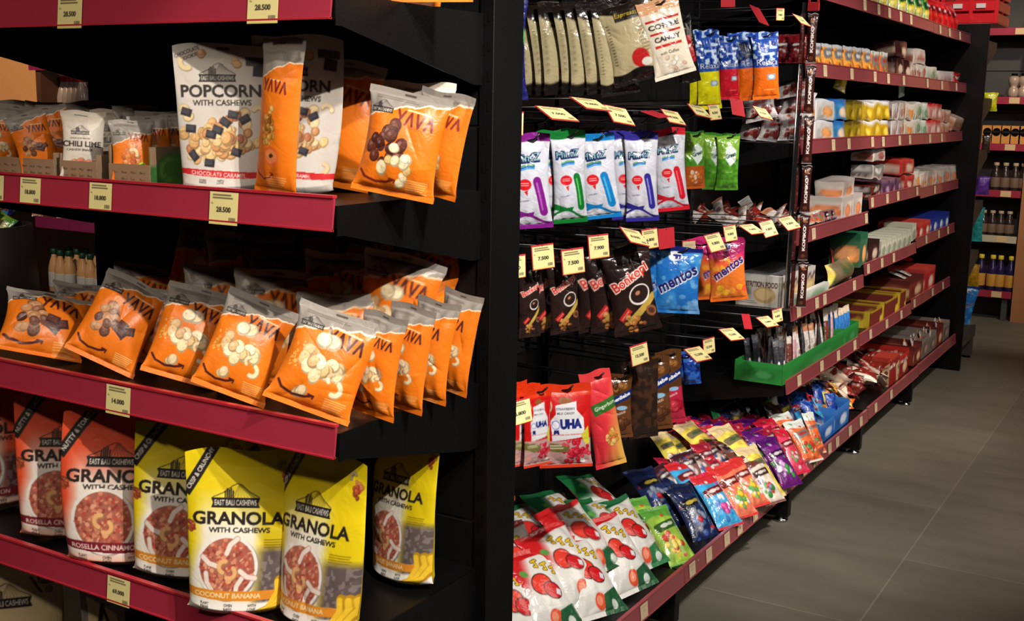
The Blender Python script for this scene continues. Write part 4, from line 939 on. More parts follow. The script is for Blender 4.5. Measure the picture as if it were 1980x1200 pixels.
on_end('granola_bites_bag', 'yava_granola', 531, 1.35, 2, 306, .37, a=-46, roll=4, lean=2, kind='pillow', t=.42, nx=90, crush=.6, label='tall slim orange granola bites bag standing between the popcorn pouches')
on_end('cashew_snack_bag', 'yava_mint', 640, 1.52, 2, 245, .62, a=-22, roll=8, lean=5, t=.3, nx=70, label='orange bag in shadow behind the second popcorn pouch')
on_end('cashew_snack_bag', 'yava_mix', 757, 1.42, 2, 206, .82, a=-18, roll=9, lean=8, t=.42, nx=150, crush=1.1, label='orange bag with chocolate and white cashews leaning beside its twin')
on_end('cashew_snack_bag', 'yava_mix', 828, 1.5, 2, 202, .66, a=-40, roll=9, lean=6, t=.42, nx=80, crush=1.1, label='orange bag tucked behind the chocolate and white cashew bag')
on_end('cashew_snack_bag', 'chili_lime', 790, 1.58, 2, 216, .7, a=-20, roll=2, lean=10, t=.3, nx=50, label='grey-topped bag deepest in shadow by the right post')

# third shelf: orange bags leaning back in rows
front3 = [(72, 1.36, 150, 1.1, -4, 44, 14, 'yava_choc', 'orange chocolate cashew bag lying back at the far left of its shelf'),
          (192, 1.35, 182, .78, -14, 24, 27, 'yava_choc', 'orange chocolate cashew bag tilting right, second from the frame'),
          (345, 1.37, 190, .78, -10, 22, 17, 'yava_chip', 'orange cashew chip bag third in the front row, left of the centre one'),
          (440, 1.335, 202, .74, -12, 20, 21, 'yava_chip', 'orange cashew chip bag in the middle of the front row'),
          (590, 1.328, 208, .84, -10, 18, 20, 'yava_chip', 'brightly lit orange cashew chip bag hanging over the shelf edge')]
for u, y, hp, asp, a, le, ro, ar, lb in front3:
    on_end('cashew_snack_bag', ar, u, y, 3, hp, asp, a=a, lean=le, roll=ro, t=.42, nx=150, crush=1.15, label=lb)
for i, (u, y, hp, asp, a, ro) in enumerate(((718, 1.42, 205, .55, -42, 6), (772, 1.48, 208, .55, -42, 5), (820, 1.55, 200, .52, -38, 6), (864, 1.62, 200, .5, -42, 7))):
    on_end('cashew_snack_bag', 'yava_chip', u, y, 3, hp, asp, a=a, roll=ro, lean=6, t=.5, nx=90, crush=1.1, label=f'upright orange cashew bag showing its white side, {ordinal(i + 1)} from the front along the shelf side')
on_end('cashew_snack_bag', 'yava_choc', 150, 1.47, 3, 128, 1.0, a=-5, lean=20, roll=10, t=.4, nx=60, label='dark orange bag squeezed behind the two chocolate cashew bags')
on_end('cashew_snack_bag', 'yava_choc', 262, 1.48, 3, 180, .8, a=-5, lean=20, roll=12, t=.4, nx=60, label='orange bag in the gap behind the second chocolate cashew bag')
on_end('cashew_snack_bag', 'yava_choc', 318, 1.45, 3, 150, .8, a=-25, lean=10, roll=10, t=.4, nx=50, label='shadowed orange bag low in the gap left of the chip bags')
q = random.Random(21)
for i, (u, y) in enumerate([(420, 1.48), (520, 1.47), (640, 1.48), (380, 1.55), (470, 1.55), (560, 1.55), (650, 1.56), (740, 1.57), (430, 1.63), (520, 1.64), (610, 1.64), (700, 1.65), (780, 1.66)]):
    on_end('cashew_snack_bag', 'yava_chip', u, y, 3, 215 + q.uniform(-8, 12), .76, a=q.uniform(-22, 10), lean=q.uniform(6, 20), roll=q.uniform(0, 14), t=.4, nx=60, crush=1.2, bend=q.uniform(-.12, .1), seed=40 + i % 6, dz=.0 if y < 1.5 else .035 if y < 1.6 else .06,
           label='cashew bag of the packed back rows, only its grey torn-paper top showing', group='back rows of cashew chip bags')

# fourth shelf: granola pouches
for u, y, hp, ar, a, ro, asp, lb, nx in (
    (-18, 1.43, 262, 'granola_red', -6, -1, .72, 'red granola pouch cut off by the frame at the far left', 110),
    (134, 1.41, 276, 'granola_red', -8, 2, .72, 'red roasted cinnamon granola pouch, middle one of the three red pouches', 130),
    (232, 1.375, 294, 'granola_red', -10, 3, .74, 'red granola pouch beside the first yellow pouch', 150),
    (352, 1.39, 300, 'granola_yellow', -14, 4, .7, 'yellow coconut banana granola pouch overlapped by its front neighbour', 140),
    (460, 1.34, 320, 'granola_yellow', -8, 2, .665, 'yellow granola pouch facing the aisle squarely, largest of the pouches', 170),
    (618, 1.38, 332, 'granola_yellow', -44, -2, .66, 'yellow granola pouch turned sideways at the shelf front', 140),
    (782, 1.60, 292, 'granola_yellow', -48, -3, .62, 'lone yellow granola pouch standing apart near the right post', 120)):
    on_end('granola_pouch', ar, u, y, 4, hp, asp, a=a, roll=ro, lean=3, kind='pouch', t=.3 if a > -40 else .42, nx=nx, crush=.5, bend=.03, label=lb, cat='snack pouch')
for u, y, ar, lb in ((270, 1.55, 'granola_red', 'red granola pouch in the dark behind the red and yellow pouches'), (190, 1.56, 'granola_red', 'red granola pouch in the second row, mostly hidden'), (400, 1.56, 'granola_yellow', 'yellow granola pouch in shadow behind the large one'), (520, 1.55, 'granola_yellow', 'dark yellow granola pouch behind the sideways one')):
    on_end('granola_pouch', ar, u, y, 4, 292, .68, a=-8, kind='pouch', t=.3, nx=60, crush=.5, label=lb, cat='snack pouch')
# fifth shelf, only tops in frame
on_end('muesli_pouch', 'cream_pouch', 40, 1.42, 5, 228, .72, a=-6, kind='pouch', t=.3, nx=110, crush=.5, label='cream pouch with a mountain drawing, only its top in frame', cat='snack pouch')
on_end('muesli_pouch', 'grey_cream_pouch', 205, 1.45, 5, 270, .3, a=-10, kind='pouch', t=.3, nx=60, crush=.5, label='slim grey and cream pouch half under the lowest red rail', cat='snack pouch')

# ------------------------------------------------------------------ what shows past the left of the end display
BG = 3.2
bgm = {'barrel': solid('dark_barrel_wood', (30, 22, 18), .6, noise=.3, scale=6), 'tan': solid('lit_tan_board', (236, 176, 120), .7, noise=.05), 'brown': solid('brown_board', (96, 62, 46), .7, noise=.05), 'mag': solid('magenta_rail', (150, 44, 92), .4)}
t_ = empty('wall_shelf_unit', (0, 0, 0)); tag(t_, 'brown shelving against the far left wall with magenta rails', 'shelving')
m = MB(); m.box(-5.4, -4.215, BG + .1, BG + .14, 1.15, 2.1); m.build('tan_panel', bgm['tan'], t_)
m = MB(); m.box(-4.213, -3.4, BG + .35, BG + .4, 0, 2.1); m.box(-4.23, -4.2, BG, BG + .38, .99, 2.1); m.build('back_panel', bgm['brown'], t_)
m = MB(); m.box(-4.27, -3.4, BG, BG + .36, .95, .985); m.box(-4.27, -3.4, BG, BG + .36, .64, .67); m.box(-4.1, -3.4, BG + .05, BG + .36, 1.36, 1.38); m.build('shelf_board', bgm['brown'], t_)
m = MB(); m.box(-4.27, -3.4, BG - .01, BG, .945, .992); m.build('price_rail', bgm['mag'], t_)
m = MB(); m.box(-4.26, -4.05, BG - .01, BG, 1.6, 1.648); m.build('price_rail', bgm['mag'], t_)
m = MB(); m.box(-4.3, -3.4, BG + .36, BG + .38, 0, .66); m.build('lower_panel', bgm['barrel'], t_)

def bottle(name, p, h, r, body, cap, labelc, label, group=None, cat='bottle', prof=None):
    o = MB(); o.lathe([(r * .9, 0), (r, h * .03), (r, h * .55), (r * .82, h * .66), (r * .62, h * .76), (r * .42, h * .84), (r * .4, h * .9)] if prof is None else [(a * r, b * h) for a, b in prof], 16)
    b = o.build(name, body, None, True); b.location = p; tag(b, label, cat, group)
    o = MB(); o.lathe([(r * .5, h * .885), (r * .52, h * .9), (r * .52, h * .99), (r * .45, h)], 16); o.build('cap', cap, b, True)
    if labelc is not None:
        o = MB(); o.lathe([(r * 1.01, h * .12), (r * 1.02, h * .13), (r * 1.02, h * .46), (r * 1.01, h * .47)], 16); o.build('paper_label', labelc, b, True)
    return b
def copy_tree(o, loc, label=None, group=None):
    c = o.copy(); COL.objects.link(c); c.location = loc
    if label: c['label'] = label
    if group: c['group'] = group
    for ch in o.children:
        d = ch.copy(); COL.objects.link(d); d.parent = c
    return c
juice, gcap, wlab = solid('peach_juice', (222, 170, 120), .2, coat=.4, noise=.2, scale=30), solid('dark_green_cap', (24, 66, 50), .4), solid('white_print_label', (206, 204, 196), .5, noise=.12, scale=90)
b0 = None
for i, (u, y) in enumerate(((108, 3.22), (120, 3.2), (137, 3.21), (152, 3.27), (163, 3.2), (178, 3.2), (196, 3.2), (136, 3.3), (170, 3.3), (206, 3.26), (190, 3.3))):
    p = solve(u, Y=y, Z=.67)
    if b0 is None: b0 = bottle('juice_bottle', p, .185, .026, juice, gcap, wlab, 'peach juice bottle with dark green cap standing behind the end display', 'juice bottles with green caps')
    else: copy_tree(b0, p)
cola, rcap = solid('clear_bottle', (206, 190, 186), .2, coat=.4), solid('red_cap', (214, 40, 44), .4)
c0 = None
for i in range(12):
    p = solve(116 + 9 * (i % 6) + 4 * (i // 6), Y=3.3 + .07 * (i // 6), Z=1.38)
    if c0 is None: c0 = bottle('soft_drink_bottle', p, .2, .026, cola, rcap, None, 'clear soft drink bottle with red cap on the far upper shelf', 'soft drink bottles with red caps')
    else: copy_tree(c0, p)
def barrel(u0, u1, v0, y, z1, label):
    x0, x1 = P(u0, v0, Y=y)[0], P(u1, v0, Y=y)[0]; c = (x0 + x1) / 2; r = (x1 - x0) / 2
    b = empty('wooden_barrel', (c, y + r * .3, 0)); tag(b, label, 'barrel')
    o = MB(); o.lathe([(r * .86, 0), (r * .97, z1 * .3), (r, z1 * .5), (r * .97, z1 * .75), (r * .9, z1), (r * .82, z1), (r * .82, z1 - .05)], 28); o.build('barrel_body', bgm['barrel'], b, True)
    for z in (.12, .35, .66, .9):
        o = MB(); k = 1.0 - .14 * abs(z - .5) * 2; o.lathe([(r * (k + .005), z1 * z - .012), (r * (k + .015), z1 * z), (r * (k + .005), z1 * z + .012)], 28); o.build('barrel_hoop', M['black'], b, True)
    return c, y + r * .3, r
cx_, cy_, cr_ = barrel(-130, 0, 450, 2.9, .97, 'dark wooden barrel heaped with green snack packs, far left')
q = random.Random(4)
for i in range(22):
    an, rr = q.uniform(0, 6.3), cr_ * .72 * q.random() ** .5
    bag('barrel_snack_pack', ('green_pack', 'sourgreen', 'mintz_green', 'kids_blue', 'orange_gum')[i % 5], (cx_ + rr * math.cos(an), cy_ + rr * math.sin(an), 0), .14, .62, a=q.uniform(-50, 50), lean=q.uniform(40, 75), roll=q.uniform(-60, 60), t=.35, nx=16, mat='foil', rest=.93 + .045 * (i // 8), seed=i % 4, seals=False,
        label='small green or blue snack pack heaped in the dark barrel', group='snack packs heaped in the barrel')
for i in range(12):
    p = solve(76 + i * 12, Y=3.24, Z=.985)
    bag('orange_snack_pack', ('orange_gum', 'orange_pouch', 'red_pack')[i % 3], p, .075, .8, lean=30, roll=q.uniform(-10, 10), t=.4, nx=14, mat='foil', rest=.985, seed=i % 4, seals=False, label='small orange snack pack in the row above the magenta rail', group='orange packs on the magenta-railed shelf')
# ------------------------------------------------------------------ peg hooks of the two nearest gondola bays and the bags on them
q = random.Random(77)
def peg(p, xf, label, flag=None, group=None, up=.0):
    """Black double wire from the back panel to x = xf; flag = (art, a, lean, roll, size) adds a swinging ticket."""
    y, z = p[1], p[2]
    o = empty('peg_hook', (GB + .004, y, z)); tag(o, label, 'hook', group)
    L = xf - GB
    m = MB(); m.tube([(0, 0, 0), (L - .03, 0, -.004), (L - .012, 0, .0), (L, 0, .012)], .0024, 8); m.build('wire', M['wire'], o, True)
    m = MB(); m.box(0, .006, -.02, .02, -.018, .018, 0, .002); m.build('back_plate', M['wire'], o)
    if flag:
        art_, a, le, ro, sz = flag
        m = MB(); m.tube([(0, 0, .016), (L * .5, 0, .026), (L, 0, .03)], .0018, 6); m.build('ticket_wire', M['wire'], o, True)
        yw = math.radians(68 + a * .3); e = Euler((-math.radians(le), math.radians(ro * .3), yw)); sz *= 1.16
        T = Matrix.Translation((L, 0, .03)) @ e.to_matrix().to_4x4() @ Matrix.Diagonal((sz, sz, sz, 1))
        m = MB(); m.box(-.53, .53, .012, .04, -.87, .06, 0, .01); c = m.build('ticket_holder', M['clip'], o); c.matrix_local = T
        if art_: t = link('price_ticket', ticket_mesh(art_, .84), c)
    return o

FL = [  # u, v of the top edge, turn, lean, roll, size, ticket, hook row, colour word
 (1291, -42, 0, 0, 4, .05, 'price_9.800', 0), (1344, -40, 0, 0, 4, .05, 'price_9.800', 0), (1406, -22, 10, 0, -14, .05, None, 0), (1458, 14, 62, 35, 14, .06, None, 0), (1507, 17, 20, 0, -10, .036, 'price_9.800', 0), (1540, 30, 20, 50, 25, .05, 'price_9.800', 0),
 (990, 218, 10, 0, 3, .045, 'price_7.500', 1), (1060, 207, 0, 66, 12, .062, 'price_7.500', 1), (1125, 190, 0, 68, 14, .062, 'price_9.800', 1), (1187, 207, -5, 48, 26, .056, 'price_7.500', 1), (1250, 214, 60, 74, -8, .05, None, 1), (1292, 214, -5, 50, 26, .05, 'price_8.500', 1), (1342, 204, -5, 55, 30, .05, 'price_8.500', 1), (1377, 203, 20, 15, -14, .042, 'price_8.500', 1), (1422, 193, 10, 20, 22, .048, None, 1), (1466, 208, -5, 50, 32, .05, 'price_8.500', 1),
 (993, 496, 5, 0, -8, .046, 'price_7.500', 2), (1046, 475, 0, 5, -10, .05, 'price_7.500', 2), (1104, 483, 0, 6, -10, .054, 'price_7.500', 2), (1154, 456, 0, 6, -8, .052, 'price_7.900', 2), (1215, 443, 5, 55, 42, .056, 'price_8.500', 2), (1253, 444, 10, 8, -10, .048, 'price_6.800', 2), (1286, 443, 10, 5, -8, .05, None, 2), (1330, 466, 15, 5, 4, .046, 'price_blank', 2), (1374, 453, 0, 30, -22, .052, 'price_9.800', 2), (1408, 437, 5, 12, -14, .045, 'price_9.800', 2), (1440, 434, 10, 66, -4, .055, 'price_9.800', 2), (1478, 428, 0, 30, -26, .052, 'price_9.800', 2), (1515, 420, 0, 50, -24, .055, 'price_9.800', 2),
 (1000, 775, 0, 8, -16, .05, 'price_6.800', 3), (1232, 667, 0, 6, -26, .05, 'price_12.500', 3), (1336, 672, 10, 60, -4, .055, 'price_12.500', 3), (1368, 655, 15, 5, -14, .044, 'price_12.500', 3), (1402, 635, 10, 62, 6, .055, 'price_12.500', 3), (1440, 608, 50, 20, 30, .046, None, 3), (1472, 612, 10, 62, 0, .052, 'price_9.800', 3), (1500, 598, 10, 8, -18, .044, 'price_9.800', 3)]
cnt = {}
for u, v, a, le, ro, sz, ar, row in FL:
    cnt[row] = cnt.get(row, 0) + 1
    p = P(u, v, X=-1.215); colw = 'bare red clip' if ar is None else 'pale price ticket'
    if ar == 'price_blank': ar, colw = 'price_blank', 'brown blank ticket'
    peg((p[0], p[1], p[2] - .03), -1.215, f'hook with {colw}, {ordinal(cnt[row])} from the post, ' + ['topmost', 'second', 'third', 'lowest'][row] + ' hook row', (ar, a, le, ro, sz))

for z, nm in ((1.80, 'top'), (1.50, 'second'), (1.22, 'third'), (.94, 'lowest')):        # bars that carry the hooks
    m = MB(); m.box(GB, GB + .02, J[0] + .02, J[2] - .02, z - .015, z + .015, 0, .002)
    tag(m.build('hook_bar', M['wire']), f'black horizontal bar behind the {nm} row of hooks', 'bar')

def hang_row(art_, word, x, lst, hpx, asp, a, roll, t=.3, nx=48, mat='foil', kind='flat', cat='candy bag', name='candy_bag', crush=1.3, grp=None, yref=None):
    """lst = [(u, v of the bag's top edge), ...], front bag last; each one further back on the same peg."""
    n = len(lst)
    p0 = P(lst[-1][0], lst[-1][1] + .045 * hpx, X=x)
    if yref: p0 = P(lst[-1][0], lst[-1][1] + .045 * hpx, Y=yref); x = p0[0]
    h0 = hpx * depth(p0) / FPX
    for i, (u, v) in enumerate(lst):
        k = n - 1 - i; p = p0.copy() if k == 0 else solve(u, Y=p0[1], Z=p0[2]); X = p[0]; h = h0 * (1 + .02 * q.uniform(-1, 1))
        lb = f'{word}, frontmost on its hook' if k == 0 and n > 1 else word if n == 1 else f'{word}, {ordinal(k + 1)} on its hook'
        _n[0] += 1
        bag(name, art_, p, h, asp, a=a + q.uniform(-4, 4) + 3 * k, roll=roll + q.uniform(-2, 2), lean=0, t=t, kind=kind, nx=nx if k == 0 else max(26, nx // 2), seed=_n[0] % 7, mat=mat, hang=True, label=lb, cat=cat, group=grp, crush=crush)
        if k == 0:
            pf = p; peg((x, p[1], p[2] - .003), x + .02, f'bare peg carrying the {word}')
hang_row('sourgreen', 'navy and green sweet bag, a sliver beside the post', -1.24, [(972, -12)], 200, .5, 10, 0, nx=40)
YC = P(1262, 4, X=-1.2)[1]
hang_row('coffee_cream', 'gold coffee candy bag with red dot', -1.26, [(1024, 28), (1049, 26), (1074, 22), (1100, 16), (1126, 10), (1150, 8), (1180, 2)], 178, .44, 14, -8, t=.3, nx=44, yref=YC)
hang_row('coffee_cream', 'gold espresso candy bag with a dark label', -1.24, [(1200, -8)], 170, .66, 0, -16, t=.3, nx=80, yref=YC)
hang_row('coffee_candy', 'cream coffee candy bag with red bands', -1.2, [(1270, -2)], 152, .54, 6, -18, t=.3, nx=80)
hang_row('black_red', 'glossy black candy bag with a red stripe', -1.25, [(1304, 32), (1316, 30)], 130, .34, 30, -16, t=.4)
hang_row('relaxa_yellow', 'blue and yellow candy bag', -1.25, [(1349, 55), (1367, 58)], 150, .34, 25, -4, t=.45)
hang_row('relaxa_red', 'blue and red candy bag', -1.25, [(1392, 72), (1408, 70)], 122, .36, 25, -3, t=.45)
hang_row('relaxa_orange', 'blue and orange candy bag', -1.25, [(1432, 78), (1448, 76), (1478, 62)], 128, .42, 14, -6, t=.4, nx=60)
hang_row('bonkopi', 'small black coffee candy bag beside the post', -1.25, [(988, 500), (1006, 508), (1025, 508)], 144, .34, 35, -3, t=.4)
hang_row('bonkopi', 'black and red coffee candy bag', -1.25, [(1050, 506), (1085, 496)], 152, .44, 26, -4, t=.36, nx=60)
hang_row('bonkopi', 'black coffee candy bag with a white cup', -1.24, [(1122, 500), (1145, 498), (1166, 494), (1208, 476)], 172, .56, 12, -10, t=.34, nx=100)
hang_row('black_red', 'black candy bag in the shade behind the cup bags', -1.4, [(1258, 486), (1270, 490)], 130, .4, 25, -8, t=.4)
hang_row('mentos_blue', 'blue mint bag with a diagonal navy name', -1.2, [(1290, 480), (1314, 478)], 128, .7, 6, 2, t=.3, nx=84)
hang_row('mentos_fruit', 'purple and orange fruit chew bag', -1.26, [(1362, 474), (1382, 466), (1404, 460)], 122, .6, 8, -6, t=.3, nx=72)
hang_row('mintz_purple', 'white mint bag with purple ends', -1.24, [(1024, 258)], 186, .44, 6, -2, t=.34, nx=96)
hang_row('mintz_green', 'white mint bag with green ends', -1.25, [(1070, 250), (1098, 252)], 180, .4, 22, -4, t=.4, nx=70)
hang_row('mintz_blue', 'silver mint bag with blue foot', -1.25, [(1150, 258)], 168, .46, 8, -6, t=.34, nx=84)
hang_row('mintz_navy', 'white mint bag with navy ends', -1.245, [(1190, 264), (1208, 262), (1240, 255)], 170, .38, 10, -3, t=.4, nx=72)
hang_row('mintz_red', 'white mint bag with red ends', -1.24, [(1294, 248)], 160, .4, 12, -7, t=.4, nx=72)
hang_row('green_orange', 'green pouch with an orange foot', -1.27, [(1342, 254)], 112, .4, 20, -3, t=.4, nx=44)
hang_row('green_tea', 'lime green pouch with white badge', -1.26, [(1370, 258), (1384, 260), (1408, 258)], 108, .42, 12, -2, t=.4, nx=50)
hang_row('uha', 'red strawberry milk candy bag', -1.24, [(992, 744), (1018, 750), (1040, 746)], 162, .4, 30, -1, t=.3, nx=40)
hang_row('uha', 'red strawberry candy bag with a white bottle shape', -1.23, [(1090, 742)], 166, .62, 4, -4, t=.26, nx=120, mat='film')
hang_row('gingerbon', 'red and green ginger candy bag swinging outward', -1.22, [(1150, 716)], 200, .32, 20, -13, t=.4, nx=80, mat='film')
hang_row('alpenliebe_choco', 'brown chocolate candy bag behind the ginger bag', -1.27, [(1196, 722)], 130, .42, 12, -4, t=.35, nx=60)
hang_row('brown_clear', 'dark see-through brown candy bag', -1.27, [(1244, 694), (1230, 692)], 160, .4, 20, -3, t=.35)
hang_row('alpenliebe_choco', 'chocolate candy bag with a blue name band', -1.25, [(1264, 688)], 150, .42, 10, -6, t=.34, nx=64)
hang_row('alpenliebe_berry', 'pink berry candy bag with a blue name band', -1.24, [(1292, 676)], 146, .36, 14, -6, t=.34, nx=64)
hang_row('blue_sachet', 'blue candy bag in the dim lowest row', -1.28, [(1316, 676), (1336, 682)], 62, .56, 10, -8, t=.35, nx=36)
hang_row('yava_chip', 'orange bag edge showing beside the post foot', -1.2, [(968, 800)], 180, .3, 10, 0, t=.3, nx=36)
hang_row('clear_candy', 'white and red sachet bag above the mint bags', -1.5, [(1090, 246), (1140, 246)], 44, 1.3, 10, 0, t=.3, nx=30)

# strips of coffee candy sticks on the bay joint
pt = P(1573, 22, X=-1.195); pb = P(1550, 592, X=-1.195)
hs = empty('hanging_strip', (pt[0], pt[1], pt[2])); tag(hs, 'black hanging strip with a chrome clip carrying the coffee candy sticks', 'display strip')
m = MB(); m.box(-.034, -.024, -.004, .0, pb[2] - pt[2], .03); m.build('plastic_strip', M['wire'], hs)
m = MB(); m.tube([(-.036, -.01, .03), (-.036, -.01, pb[2] - pt[2])], .003, 6); m.build('wire', M['chrome'], hs, True)
m = MB(); m.box(-.02, .02, -.006, .0, .0, .03, 0, .002); m.box(-.018, -.012, -.006, 0, .03, .07); m.box(.012, .018, -.006, 0, .03, .07); m.build('clip', M['clip'], hs)
for i in range(6):
    t_ = (i + .02) / 6; p = pt + (pb - pt) * t_; hh = (pt[2] - pb[2]) / 6 * .985
    bag('candy_stick_pack', 'kopiko_strip', (p[0] + .002, p[1] - .006, p[2] - hh), hh, .21, a=8, t=.5, nx=26, mat='foil', seed=i, label=f'dark red coffee candy stick, {ordinal(i + 1)} down the hanging strip', cat='candy stick', seals=True)
    if i < 6: bag('candy_stick_pack', 'kopiko', (p[0] - .03, p[1] - .014, p[2] - hh), hh, .12, a=40, t=.6, nx=14, mat='foil', seed=i, label=f'narrow black candy stick edge, {ordinal(i + 1)} down beside the red sticks', cat='candy stick', seals=False)
# ------------------------------------------------------------------ bags and boxes lying on the base shelves
def lay(name, art_, u, v, h, asp, lean, dz, yaw=90, roll=0, t=.35, nx=30, mat='foil', label=None, group=None, crush=1.2, cat='snack bag', b=1, kind='pillow', seals=True, wide=1.25, turn=-16):
    """A bag lying back; (u, v) is where the middle of its face is seen, dz its height above the shelf."""
    c = P(u, v, Z=ZB[b] + dz * .8); _n[0] += 1; yaw += turn; asp *= wide
    e = Euler((-math.radians(lean), math.radians(roll), math.radians(yaw))); R = np.array(e.to_matrix())
    p = c - R @ np.array([0, 0, h / 2])
    return bag(name, art_, p, h, asp, lean=lean, roll=roll, yaw=yaw, t=t, nx=nx, mat=mat, label=label, group=group, crush=crush, cat=cat, seed=_n[0] % 9, kind=kind, seals=seals)
SW = 'seaweed_snack_bag'
for art_, u, v, le, dz, ya, ro, nx, lb in (
    ('seaweed_red', 992, 1172, 40, .1, 82, 0, 70, 'white and red seaweed bag cut by the frame beside the post'),
    ('seaweed_red', 1048, 1142, 45, .12, 84, 4, 90, 'red-cornered seaweed bag second in the front row'),
    ('seaweed_red', 1000, 1090, 50, .17, 88, 0, 60, 'red seaweed bag lying higher beside the post'),
    ('seaweed_red', 1088, 1092, 50, .16, 90, -4, 70, 'seaweed bag wedged between the two front red ones'),
    ('seaweed_red', 1130, 1112, 45, .12, 88, 4, 100, 'red seaweed bag with green foot, third in the front row'),
    ('seaweed_red', 1188, 1072, 46, .12, 90, -2, 100, 'red and green seaweed bag at the right end of the red ones'),
    ('seaweed_red', 1120, 1040, 56, .19, 92, 0, 50, 'red corner of a seaweed bag lying on the pile'),
    ('seaweed_green', 1214, 1032, 48, .13, 92, 0, 90, 'green-cornered seaweed bag in the front, lit brightly'),
    ('seaweed_green', 1155, 968, 62, .2, 96, 12, 70, 'green seaweed bag topmost at the back of the pile'),
    ('seaweed_green', 1090, 1004, 60, .15, 92, 6, 50, 'dark green seaweed bag at the back, in shadow'),
    ('seaweed_green', 1026, 1036, 60, .12, 90, 0, 50, 'shadowed green seaweed bag at the back beside the post'),
    ('seaweed_green', 1172, 1022, 55, .16, 95, 8, 60, 'green seaweed bag between the lit one and the pile'),
    ('seaweed_green', 1060, 990, 66, .1, 90, -4, 36, 'black-looking seaweed bag against the back panel')):
    lay(SW, art_, u, v, .235, .62, le, dz, ya, ro, nx=nx, mat='foil', label=lb, t=.34)
B = 'gummy_candy_bag'
for art_, u, v, h, asp, le, dz, ya, nx, b, lb in (
    ('kids_green', 1292, 1034, .2, .46, 48, .08, 84, 64, 1, 'green and yellow gummy bag at the shelf edge'), ('kids_green', 1252, 1012, .19, .46, 50, .06, 84, 40, 1, 'green gummy bag partly under the front one'),
    ('kids_navy', 1338, 990, .21, .46, 46, .08, 84, 60, 1, 'dark navy cola gummy bag at the shelf edge'), ('kids_navy', 1262, 950, .2, .5, 58, .13, 80, 50, 1, 'navy gummy bag lying flat behind the cola one'), ('kids_navy', 1300, 964, .2, .46, 55, .1, 84, 40, 1, 'navy gummy bag between the two other navy ones'),
    ('kids_blue', 1384, 966, .2, .46, 46, .09, 84, 60, 2, 'sky blue bubblegum bag with a pink foot'), ('kids_blue', 1336, 934, .19, .46, 56, .13, 84, 40, 1, 'blue bubblegum bag behind the pink-footed one'),
    ('kids_salmon', 1414, 948, .2, .46, 46, .09, 84, 60, 2, 'salmon gummy bag beside the bubblegum'), ('kids_salmon', 1440, 932, .19, .46, 48, .09, 84, 40, 2, 'salmon gummy bag with a green foot'),
    ('kids_white', 1452, 916, .19, .46, 48, .1, 84, 50, 2, 'white chocolate gummy bag by the yellow fruit bags'), ('kids_white', 1474, 928, .18, .46, 46, .08, 84, 40, 2, 'white and green gummy bag at the shelf edge'),
    ('yupi_yellow', 1424, 866, .22, .46, 56, .16, 88, 60, 2, 'yellow fruit gummy bag lying across the top of the heap'), ('yupi_yellow', 1468, 912, .21, .44, 46, .1, 84, 60, 2, 'yellow fruit gummy bag sliding to the shelf edge'),
    ('yupi_yellow', 1352, 852, .2, .5, 62, .15, 90, 50, 2, 'cream fruit gummy bag behind the yellow one'), ('yupi_yellow', 1296, 874, .18, .4, 50, .12, 84, 40, 1, 'narrow cream gummy bag leftmost of its cluster'), ('yupi_yellow', 1318, 876, .18, .4, 50, .1, 84, 40, 1, 'narrow cream gummy bag second of its cluster'),
    ('purple_gum', 1482, 872, .2, .5, 50, .11, 86, 44, 2, 'purple grape gummy bag under the pink ones'), ('purple_gum', 1506, 892, .2, .44, 44, .08, 84, 50, 2, 'purple and white grape gummy bag at the edge'), ('purple_gum', 1456, 842, .18, .5, 60, .12, 88, 36, 2, 'purple gummy bag deeper in the heap'),
    ('pink_gum', 1502, 848, .19, .5, 52, .12, 86, 50, 2, 'pink berry gummy bag on top of the purple ones'), ('pink_gum', 1524, 872, .19, .44, 44, .08, 84, 44, 2, 'pink and green gummy bag at the shelf edge'),
    ('orange_gum', 1532, 834, .18, .5, 50, .11, 86, 50, 2, 'orange and white gummy bag beside the blue box'), ('orange_gum', 1552, 852, .18, .5, 42, .08, 84, 50, 2, 'orange gummy bag with a green foot at the edge'), ('orange_gum', 1574, 836, .17, .3, 30, .08, 80, 30, 2, 'white gummy bag standing against the blue box')):
    lay(B, art_, u, v, h, asp, le, dz, ya, 0, nx=nx, label=lb, b=b, cat='candy bag')
qq = random.Random(9)
for r_ in range(4):                                        # clear bags of mixed sweets behind the front gummies
    for i in range(8):
        u = 1262 + i * 21 + r_ * 14 + qq.uniform(-5, 5); v = 962 - i * 7.5 - r_ * 16 + qq.uniform(-4, 4)
        if u < 1272 and v > 950: continue
        lay('mixed_candy_bag', 'clear_candy' if (i + r_) % 3 else 'red_gum', u, v, .13, .62, qq.uniform(40, 65), .1 + .02 * r_ - .012 * (i > 5), qq.uniform(74, 96), qq.uniform(-14, 14), nx=22, b=1, seals=False,
            label='small clear bag of red and blue wrapped sweets in the middle heap', group='clear bags of mixed sweets', cat='candy bag')
for r_ in range(3):
    for i in range(9):
        u = 1330 + i * 20 + r_ * 6 + qq.uniform(-4, 4); v = 846 - r_ * 12 + (i - 3) ** 2 * .5 + qq.uniform(-3, 3)
        lay('jelly_candy_bag', ('red_gum', 'red_gum', 'pink_gum', 'purple_gum')[(i + r_) % 4], u, v, .12, .7, qq.uniform(35, 60), .13 - .01 * r_, qq.uniform(74, 96), qq.uniform(-14, 14), nx=20, b=2, seals=False,
            label='small shiny red jelly sweet bag at the back of the heap', group='red jelly sweet bags at the back', cat='candy bag')
